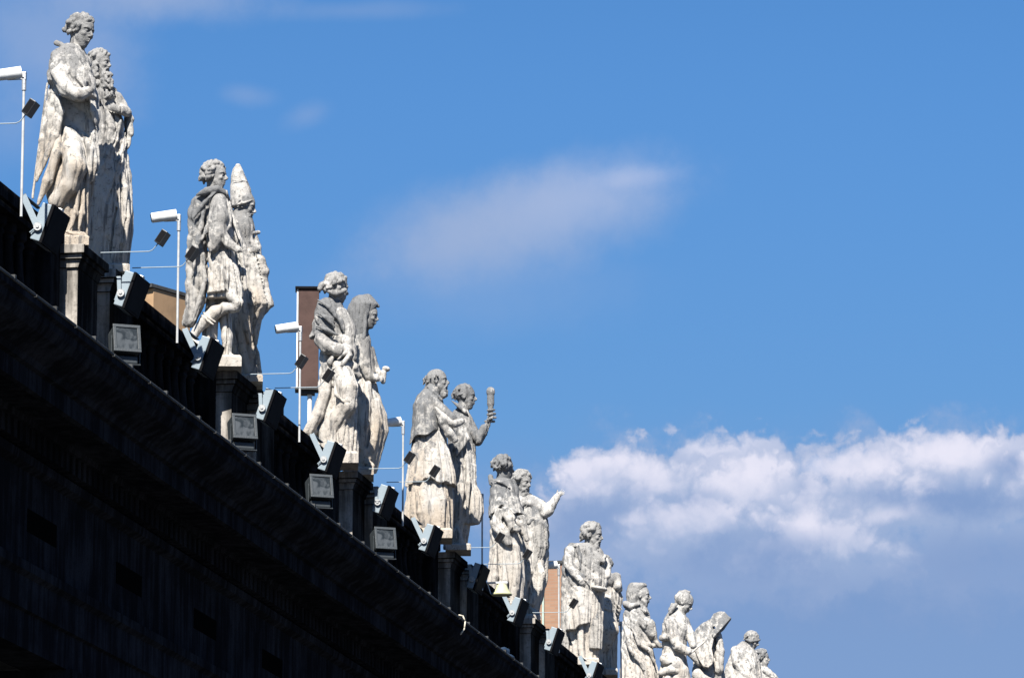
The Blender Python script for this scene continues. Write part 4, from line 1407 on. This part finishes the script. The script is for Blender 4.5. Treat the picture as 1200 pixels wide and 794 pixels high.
def brick_mat():
    m, g, b = new_mat('brick')
    tc = g.n('ShaderNodeTexCoord').outputs['Object']
    sep = g.n('ShaderNodeSeparateXYZ', i0=tc)
    v = g.n('ShaderNodeCombineXYZ', i0=g.m('ADD', sep.outputs[0], sep.outputs[1]), i1=sep.outputs[2]).outputs[0]
    br = g.n('ShaderNodeTexBrick', Vector=v, Scale=1.0, Color1=(0.21, 0.115, 0.07, 1), Color2=(0.25, 0.145, 0.09, 1),
             Mortar=(0.20, 0.14, 0.10, 1))
    br.inputs['Brick Width'].default_value = 0.26
    br.inputs['Row Height'].default_value = 0.075
    br.inputs['Mortar Size'].default_value = 0.008
    n = g.noise(tc, 3, 5, 0.6)
    setp(g, b, 'Base Color', g.mix(g.m('MULTIPLY', g.smooth(n, .45, .7), .4), br.outputs[0], (0.19, 0.105, 0.07)))
    setp(g, b, 'Roughness', 0.9)
    return m


def ground():
    m, g, b = new_mat('cobbles')
    tc = g.n('ShaderNodeTexCoord').outputs['Object']
    vo = g.n('ShaderNodeTexVoronoi', Vector=tc, Scale=8.0, _feature='DISTANCE_TO_EDGE').outputs[0]
    n = g.noise(tc, 0.3, 5, 0.6)
    c = g.mix(g.smooth(vo, 0.0, 0.08), (0.02, 0.02, 0.02), g.ramp(n, [(0.3, (0.045, 0.045, 0.047)), (0.7, (0.065, 0.063, 0.06))]))
    setp(g, b, 'Base Color', c)
    setp(g, b, 'Roughness', 0.85)
    MB().box((-3000, -3000, -0.5), (3000, 6000, 0)).build('ground', m)
    tag(bpy.data.objects['ground'], kind='structure')


def colonnade():
    Y0, Y1 = 6.0, 119.0
    root = thing('colonnade', (-18, YP, 0), 0, 'long soot-blackened stone colonnade in shade carrying the row of statues', 'building')

    def L(o):
        o.location = -Vector(root.location)
        return o
    b = MB()
    # crowning cornice: cyma, fascia and drip
    b.prism([(-17.95, 14.50), (-16.50, 14.46), (-16.44, 14.44), (-16.44, 14.36), (-16.50, 14.33), (-16.52, 14.24), (-16.60, 14.14), (-16.76, 14.05),
             (-16.90, 13.97), (-16.95, 13.90), (-17.02, 13.88), (-17.02, 13.62), (-17.09, 13.60), (-17.09, 13.66), (-17.68, 13.68), (-17.70, 13.60),
             (-17.95, 13.60)], Y0, Y1)
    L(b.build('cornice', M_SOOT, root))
    b = MB()
    y = Y0
    while y < Y1 - .2:
        b.box((-17.97, y, 13.34), (-17.76, y + .17, 13.597))
        y += .30
    b.box((-18.1, Y0, 13.30), (-17.95, Y1, 13.598))
    L(b.build('dentil_course', M_SOOT, root))
    b = MB()
    b.prism([(-18.6, 13.298), (-17.88, 13.298), (-17.90, 13.18), (-18.02, 13.12), (-18.02, 11.75), (-18.6, 11.75)], Y0, Y1)
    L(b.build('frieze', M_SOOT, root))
    for k in range(-4, 6):                                      # vent slots as flat near-black panels, their inner shade put into the colour
        for dy in (-2.2, 2.63):
            yy = YP + k * PER + dy
            if yy > Y0 and yy < Y1 - 3:
                L(MB().box((-18.03, yy, 12.30), (-18.010, yy + 1.5, 12.62)).build('vent_slot', M_SLOTSHADE, root))
    b = MB()
    b.prism([(-18.6, 11.748), (-17.78, 11.748), (-17.78, 11.62), (-17.86, 11.56), (-17.86, 11.12), (-17.92, 11.10), (-17.92, 10.60), (-18.6, 10.60)], Y0, Y1)
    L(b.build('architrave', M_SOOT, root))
    b = MB()
    b.box((-34, Y0, 14.2), (-17.952, Y1, 14.52))
    b.box((-34, Y0, 10.7), (-33, Y1, 14.198))
    L(b.build('roof', M_LEAD, root))
    b = MB()
    b.box((-33.9, Y0, 0.002), (-33.1, Y1, 10.698))
    L(b.build('rear_wall', M_BAL, root))
    # columns: one under each statue, Tuscan
    prof = [(0, .98), (.35, .98), (.36, .86), (.5, .88), (.62, .80), (.64, .74), (4, .73), (9.2, .62), (9.3, .68), (9.42, .68), (9.44, .63), (9.75, .64),
            (9.95, .80), (10.0, .88), (10.05, .90)]
    for k in range(-5, 6):
        for dy in (.55, 2.55):
            yy = YP + k * PER + dy
            if yy < Y0 + 1 or yy > Y1 - 1:
                continue
            c = MB().lathe(prof, (0, 0, 0), 28)
            c.box((-.92, -.92, 10.05), (.92, .92, 10.598))
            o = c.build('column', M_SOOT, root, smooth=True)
            o.location = Vector((-18.75, yy, 0)) - Vector(root.location)
    # attic base course under the parapet
    b = MB()
    b.prism([(-18.75, 14.522), (-17.78, 14.522), (-17.78, 14.80), (-17.86, 14.86), (-17.86, 14.95), (-18.75, 14.95)], Y0, Y1)
    L(b.build('parapet_base', M_BAL, root))
    # pedestals
    rng = random.Random(3)
    for k in range(-5, 6):
        yb = YP + k * PER
        for (y0, y1, x1) in ((0, 1.42, XF), (1.70, 3.35, XF + .03)):
            if yb + y0 < Y0:
                continue
            b = MB()
            ya, yc = yb + y0, yb + y1
            xb = -18.78
            b.box((xb - .10, ya, Z0 - .13), (x1, yc, Z0), bev=.012)
            b.prism([(x1 - .04, Z0 - .132), (x1 - .07, Z0 - .19), (x1 - .10, Z0 - .25), (x1 - .12, Z0 - .32), (xb, Z0 - .32), (xb, Z0 - .132)], ya + .12, yc - .12)
            b.box((xb - .06, ya + .06, Z0 - .20), (x1 - .05, yc - .06, Z0 - .133), bev=.01)
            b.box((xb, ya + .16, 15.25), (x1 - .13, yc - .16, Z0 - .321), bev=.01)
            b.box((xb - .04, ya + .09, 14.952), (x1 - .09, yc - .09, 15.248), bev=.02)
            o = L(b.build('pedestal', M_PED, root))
            o.data.materials.append(M_PEDSHADE)                     # fronts and undersides go near-black: shade put into their colour
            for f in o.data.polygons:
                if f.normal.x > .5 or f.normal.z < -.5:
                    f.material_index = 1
        # balustrade of the bay that follows
        ya, yc = yb + 3.40, yb + PER - .05
        if ya < Y0:
            continue
        b = MB()
        b.box((-18.77, ya, 16.88), (-18.20, yc, 17.08), bev=.02)
        b.box((-18.71, ya, 16.79), (-18.26, yc, 16.878), bev=.01)
        b.box((-18.69, ya, 14.952), (-18.27, yc, 15.12), bev=.01)
        b.box((-18.74, ya, 15.121), (-18.68, yc, 16.788))
        n = 12
        for i in range(n):
            yy = ya + (i + .5) * (yc - ya) / n
            b.lathe([(0, .13), (.08, .13), (.10, .08), (.14, .07), (.36, .14), (.52, .155), (.80, .11), (1.2, .065), (1.4, .06), (1.44, .09), (1.5, .07), (1.54, .12), (1.666, .12)],
                    (-18.48, yy, 15.122), 12)
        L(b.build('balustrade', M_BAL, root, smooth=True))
        for yy in (ya - .02, yc - .45):
            b = MB().box((-18.79, yy, 14.953), (-18.23, yy + .48, 16.90), bev=.015)
            b.box((-18.82, yy - .02, 16.902), (-18.18, yy + .5, 17.10), bev=.02)
            L(b.build('parapet_pier', M_BAL, root))
    # lead flashing with clips along the cornice edge
    b = MB()
    y = Y0 + .3
    while y < Y1 - 1:
        b.box((-16.53, y, 14.455), (-16.425, y + 1.93, 14.495), bev=.012)
        b.box((-16.55, y + .9, 14.47), (-16.415, y + .98, 14.53), bev=.012)
        y += 1.96
    L(b.build('lead_flashing', M_LEAD, root))
    return root


def far_wing():
    """the wing beyond the bend: only its statues reach into the picture"""
    pts = [bpy.data.objects[n].location.copy() for n in ('stone_statue.013', 'stone_statue.014', 'stone_statue.015', 'stone_statue.016')]
    root = thing('building_wing', (pts[0].x, pts[0].y, 0), 0, 'stone wing past the bend under the last four statues', 'building')
    off = -Vector(root.location)
    for i, p in enumerate(pts):
        b = MB()
        b.box((-.62, -.55, 14.95), (.62, .75, Z0), bev=.02)
        o = b.build('pedestal', M_PED, root)
        o.location = Vector((p.x, p.y, 0)) + off
    b = MB()
    a, c = pts[0], pts[-1]
    d = (c - a)
    d.z = 0
    ln = d.length
    ang = math.atan2(d.y, d.x)
    b.box((-1.5, -1.2, 0.0), (ln + 14, 8, 14.5))
    b.box((-1.8, -1.8, 14.502), (ln + 14, 8, 14.948))
    o = b.build('wall', M_BAL, root)
    o.location = Vector((a.x, a.y, 0)) + off
    o.rotation_euler = (0, 0, ang)


# ------------------------------------------------------------------ lamps, poles and other fittings on the parapet
def at_columns(pxs, X, z):
    return [at_px_on_line(px, X, z) for px in pxs]


def copy_tree(o, loc, label):
    c = o.copy()
    col.objects.link(c)
    c.location = loc
    if label:
        c['label'] = label
    for ch in o.children:
        d = ch.copy()
        col.objects.link(d)
        d.parent = c
        for g2 in ch.children:
            e = g2.copy()
            col.objects.link(e)
            e.parent = d
    return c


PAIRS = ['the far left pair', 'the bishop pair', 'the hooded pair', 'the baton pair',
         'the waving pair', 'the dish carrier', 'the headclothed statue']


def floodlight(arm):
    t = thing('floodlight', (0, 0, 0), 0, 'x', 'floodlight', 'large blue-grey box floodlights on the parapet')
    # local: x towards the square, y along the parapet, z up; housing centre at origin
    M = Matrix.Rotation(R(19), 4, 'Y')
    b = MB()
    b.box((-.085, 0, -.27), (.055, .80, .27), M, bev=.012)
    for i in range(7):                                   # cooling ribs on the back
        b.box((-.115, .06 + i * .11, -.20), (-.082, .075 + i * .11, .20), M)
    hs = b.build('housing', M_PAINT, t)
    b = MB()
    b.box((.057, -.012, -.285), (.10, .812, .285), M, bev=.006)
    b.build('front_frame', M_BLACK, t)
    b = MB().box((.1005, .03, -.25), (.106, .77, .25), M)
    b.build('glass', M_BLACK, t)
    b = MB()
    b.cyl((-.05, -.045, -.07), (-.05, .0, -.07), .058, n=20)
    b.cyl((-.05, -.06, -.07), (-.05, -.04, -.07), .022, n=12)
    b.build('pivot_disc', M_GALV, t, smooth=True)
    b = MB()
    if arm:
        b.box((-.045, -.042, -.02), (.045, -.03, .50), Matrix.Translation((-.06, 0, -.06)) @ Matrix.Rotation(R(-25), 4, 'Y'), bev=.004)
        b.box((-.035, -.04, .0), (.035, .80, .012), Matrix.Translation((-.27, 0, .38)), bev=.003)
        b.cyl((-.05, -.03, -.07), (-.16, -.03, -.15), .012)
    else:
        b.box((-.03, -.042, -.02), (.03, -.03, .24), Matrix.Translation((-.07, 0, -.06)) @ Matrix.Rotation(R(-3), 4, 'Y'), bev=.004)
        b.box((-.03, -.04, .0), (.03, .80, .012), Matrix.Translation((-.09, 0, .17)), bev=.003)
    b.build('bracket', M_PAINT, t)
    b = MB().box((.02, .35, .27), (.10, .45, .31), M, bev=.006)
    b.build('latch', M_GALV, t)
    return t


def fittings():
    # big floodlights, two per pair
    pa, pb = on_x(49, 260, -17.62), on_x(146, 338, -17.62)
    GA = list(enumerate(at_columns((49, 236, 383, 500, 603, 693), -17.62, pa.z)))
    GB = list(enumerate(at_columns((146, 311, 446, 556, 646), -17.62, pb.z)))
    a = floodlight(True)
    b = floodlight(False)
    for lst, proto, txt in ((GA, a, 'blue-grey box floodlight on a long arm at the near feet of %s'),
                            (GB, b, 'blue-grey box floodlight beyond the second pedestal of %s')):
        for k, p in lst:
            lab = txt % PAIRS[k]
            if k == 0:
                proto.location = p
                proto['label'] = lab
            else:
                copy_tree(proto, p, lab)
    # security-style white lamps on thin poles
    pp = on_x(25.5, 222, -17.58)
    base = list(enumerate(at_columns((25.5, 208, 351, 472, 565, 655, 728), -17.58, pp.z)))
    t = thing('pole_lamp', base[0][1], 0, 'x', 'pole lamp', 'white cylindrical lamps on thin white poles')
    MB().cyl((0, 0, -.38), (0, 0, 1.56), 0.0195, n=12).build('pole', M_POLE, t, smooth=True)
    h = MB()
    h.cyl((-.04, 0, 1.66), (-.40, -.10, 1.60), .085, .078, n=24)
    h.cyl((-.40, -.10, 1.60), (-.415, -.104, 1.5975), .083, .07, n=24)
    hd = h.build('lamp_head', M_WHITE, t, smooth=True)
    MB().cyl((-.416, -.104, 1.5975), (-.424, -.106, 1.596), .064, n=20).build('lens', M_BLACK, hd, smooth=True)
    j = MB()
    j.box((-.24, -.03, 1.555), (.01, .02, 1.585), bev=.004)
    j.box((-.03, -.03, 1.54), (.03, .03, 1.66), bev=.01)
    j.cyl((.0, 0, 1.40), (.0, 0, 1.55), .032, n=12)
    j.build('joint', M_GALV, t)
    txt = ['white cylindrical lamp on a pole, cut by the left edge', 'white cylindrical lamp on a pole left of the curly-haired youth',
           'white cylindrical lamp on a pole in front of the tall brown box', 'white cylindrical lamp on a pole between the hooded and the caped statue',
           'white pole lamp half hidden behind the sleeve of the baton raiser', 'white pole lamp before the brick chimney stack',
           'white pole lamp between the bare knee and the headclothed statue']
    t['label'] = txt[0]
    for k, p in base[1:]:
        copy_tree(t, p, txt[k])
    # small spots on thin bent arms
    s1 = on_x(118, 296, -17.9)
    ar = thing('arm_spotlight', s1, 0, 'x', 'spotlight', 'small dark spotlights on thin bent arms')
    MB().tube([Vector((0, 0, 0)), Vector((.74, 0, -.01)), Vector((.79, 0, .01)), Vector((.88, 0, .11))], .008).build('arm', M_PAINT, ar)
    Mx = Matrix.Translation((.94, 0, .185)) @ Matrix.Rotation(R(34), 4, 'Y')
    MB().box((-.05, -.11, -.11), (.05, .11, .11), Mx, bev=.008).build('lamp_housing', M_DARKMETAL, ar)
    MB().box((-.040, -.113, -.095), (.040, -.1105, .095), Mx).build('lens', M_BLACK, ar)
    s2 = on_x(176, 325, -17.8)
    q = list(enumerate([s1] + at_columns((289, 422, 533, 624), -17.9, s1.z)))
    q2 = [(-1, at_px_on_line(-44, -17.9, s2.z))] + list(enumerate(at_columns((155, 322, 453, 567), -17.9, s2.z)))
    ar['label'] = 'small dark spotlight on a thin arm at the foot of the long-bearded statue'
    for k, p in q[1:]:
        copy_tree(ar, p, 'small dark spotlight on a thin arm from the second pedestal of %s' % PAIRS[k])
    for k, p in q2:
        copy_tree(ar, p, ('small dark spotlight on a thin arm before %s' % PAIRS[k + 1]))
    # low floods standing on the cornice
    lows = [(149, 396, 'below the first floodlights at left'), (287, 499, 'below the bishop statue'), (377, 569, 'below the ponytailed statue'),
            (452, 630, 'below and left of the caped statue')]
    proto = None
    for px, py, txt in lows:
        p = on_x(px, py, -16.82)
        if proto is None:
            t = thing('cornice_floodlight', p, R(30), 'x', 'floodlight', 'square glass-fronted floodlights standing on the cornice')
            M = Matrix.Rotation(R(-14), 4, 'X')
            b = MB()
            b.box((-.19, .03, -.20), (.19, .34, .20), M, bev=.03)
            b.build('housing', M_DULL, t)
            b = MB()
            for q_ in (((-.20, -.01, -.21), (.20, .028, -.165)), ((-.20, -.01, .165), (.20, .028, .21)), ((-.20, -.01, -.1648), (-.155, .028, .1648)), ((.155, -.01, -.1648), (.20, .028, .1648))):
                b.box(q_[0], q_[1], M, bev=.005)
            b.build('frame', M_DULL, t)
            MB().box((-.153, .006, -.163), (.153, .018, .163), M).build('glass', glass_mat(), t)
            b = MB()
            b.box((-.215, .06, -.36), (-.203, .14, .04), bev=.003)
            b.box((.203, .06, -.36), (.215, .14, .04), bev=.003)
            b.box((-.215, .04, -.372), (.215, .16, -.358), bev=.003)
            b.box((-.17, .03, -.357), (.17, .30, -.25), bev=.02)
            b.build('stand', M_DULL, t)
            proto = t
            t['label'] = 'square glass-fronted floodlight on the cornice ' + txt
        else:
            copy_tree(proto, p, 'square glass-fronted floodlight on the cornice ' + txt)
    # tall brown box on a post
    p = on_x(360, 457, -19.4)
    sc = FPX / (p - CAMP).dot(FW)
    t = thing('column_speaker', p, YAW * 1.2, 'tall narrow dark brown box with pale edge on a post behind the ponytailed statue', 'speaker box')
    w_, hh = 13.0 / sc, 119 / sc
    MB().box((-w_ * .86, -.16, .03), (w_, .16, hh), bev=.006).build('cabinet', M_BROWN, t)
    MB().box((-w_, -.15, .03), (-w_ * .87, .15, hh)).build('edge_strip', M_WHITE, t)
    MB().box((-w_ * 1.15, -.20, hh + .002), (w_ * 1.12, .20, hh + .05), bev=.006).build('top_cap', M_BLACK, t)
    b = MB().box((-w_ * 1.1, -.19, -.02), (w_ * 1.1, .19, .028), bev=.004)
    b.box((-w_ * .6, -.12, -.09), (w_ * .7, .12, -.022))
    b.build('base_plate', M_LEAD, t)
    MB().cyl((.05, 0, 14.53 - p.z), (.05, 0, -.09), .045, n=16).build('post', M_WHITE, t, smooth=True)
    # chimneys behind the parapet
    p = on_x(189, 341, -23.0)
    sc = FPX / (p - CAMP).dot(FW)
    t = thing('chimney', (p.x, p.y, 14.53), 0, 'square tan plastered chimney behind the parapet near the second pole lamp', 'chimney')
    h_ = p.z - 14.53
    a_ = 13.0 / sc
    MB().box((-a_, -.5, 0), (a_ * .9, .7, h_ - .05), bev=.01).build('shaft', M_TAN, t, rot=(0, 0, R(-24)))
    MB().box((-a_ * 1.12, -.6, h_ - .049), (a_ * 1.03, .8, h_ + .03), bev=.01).build('cap', M_LEAD, t, rot=(0, 0, R(-24)))
    p = on_x(649, 664, -20.6)
    sc = FPX / (p - CAMP).dot(FW)
    t = thing('chimney', (p.x, p.y, 14.53), 0, 'orange brick chimney stack between the waving statue and the dish carrier', 'chimney')
    h_ = p.z - 14.53
    a_ = 16.0 / sc
    MB().box((-a_, -.5, 0), (a_, .6, h_), bev=.01).build('shaft', brick_mat(), t)
    MB().box((-a_ * 1.05, -.55, h_ + .002), (a_ * 1.05, .65, h_ + .09), bev=.01).build('cap', M_LEAD, t)
    MB().tube([Vector((-a_ * .55, -.54, .3)), Vector((-a_ * .55, -.54, h_ - .05))], .03).build('pipe', M_GREENP, t)
    # bell-shaped enamel lamp
    p = on_x(588, 697, -17.2)
    sc = FPX / (p - CAMP).dot(FW)
    u = 1 / sc
    t = thing('bell_lamp', p, 0, 'pale yellow bell-shaped lamp shade on a white bracket below the tablet carrier', 'lamp')
    MB().lathe([(0, 12 * u), (1 * u, 12.4 * u), (2 * u, 11.6 * u), (5 * u, 9 * u), (9 * u, 7 * u), (12 * u, 6 * u), (13 * u, 4 * u)], (0, 0, 0), 28).build('shade', M_YEL, t, smooth=True)
    b = MB()
    b.box((-18 * u, -.03, 14 * u), (7 * u, .03, 16 * u), bev=.003)
    b.tube([Vector((-17 * u, 0, 14 * u)), Vector((-13 * u, 0, 2 * u)), Vector((-8 * u, 0, 1 * u))], .012)
    b.build('bracket', M_WHITE, t)
    # loose things lying on the cornice
    p = on_x(541, 726, -16.46)
    b = MB()
    b.tube([Vector((-.06, 0, .10)), Vector((.02, .02, .08)), Vector((.06, .05, -.02)), Vector((.05, .02, -.16)), Vector((-.02, -.02, -.28))], .015, 8)
    tag(b.build('rope', M_ROPE, smooth='all', loc=p), 'short pale rope end looped over the cornice edge, low in the middle', 'rope')
    rng = random.Random(8)
    for px, py, w_, lab in ((586, 738, .75, 'crumpled blue tarpaulin on the cornice under the bell lamp'), (616, 762, .6, 'crumpled blue tarpaulin at the cornice edge, lower right of the other')):
        p = on_x(px, py, -17.1)
        bm = bmesh.new()
        bmesh.ops.create_icosphere(bm, subdivisions=4, radius=1)
        for v in bm.verts:
            q_ = v.co
            f = 1 + .16 * math.sin(q_.x * 5 + 2 * math.sin(q_.z * 4)) + .12 * math.sin(q_.y * 9 + q_.z * 6) + .06 * math.sin(q_.z * 17 + q_.x * 11)
            v.co = Vector((q_.x * f * w_ * .36, q_.y * f * w_ * .7, q_.z * f * w_ * .34))
        me = bpy.data.meshes.new('tarpaulin')
        bm.to_mesh(me)
        bm.free()
        me.polygons.foreach_set('use_smooth', np.ones(len(me.polygons), bool))
        o = mesh_obj('tarpaulin', me, M_TARP, None, (p.x, p.y, 14.5 + w_ * .3))
        tag(o, lab, 'tarpaulin', 'blue tarpaulins lying on the cornice')


ground()
colonnade()
far_wing()
fittings()
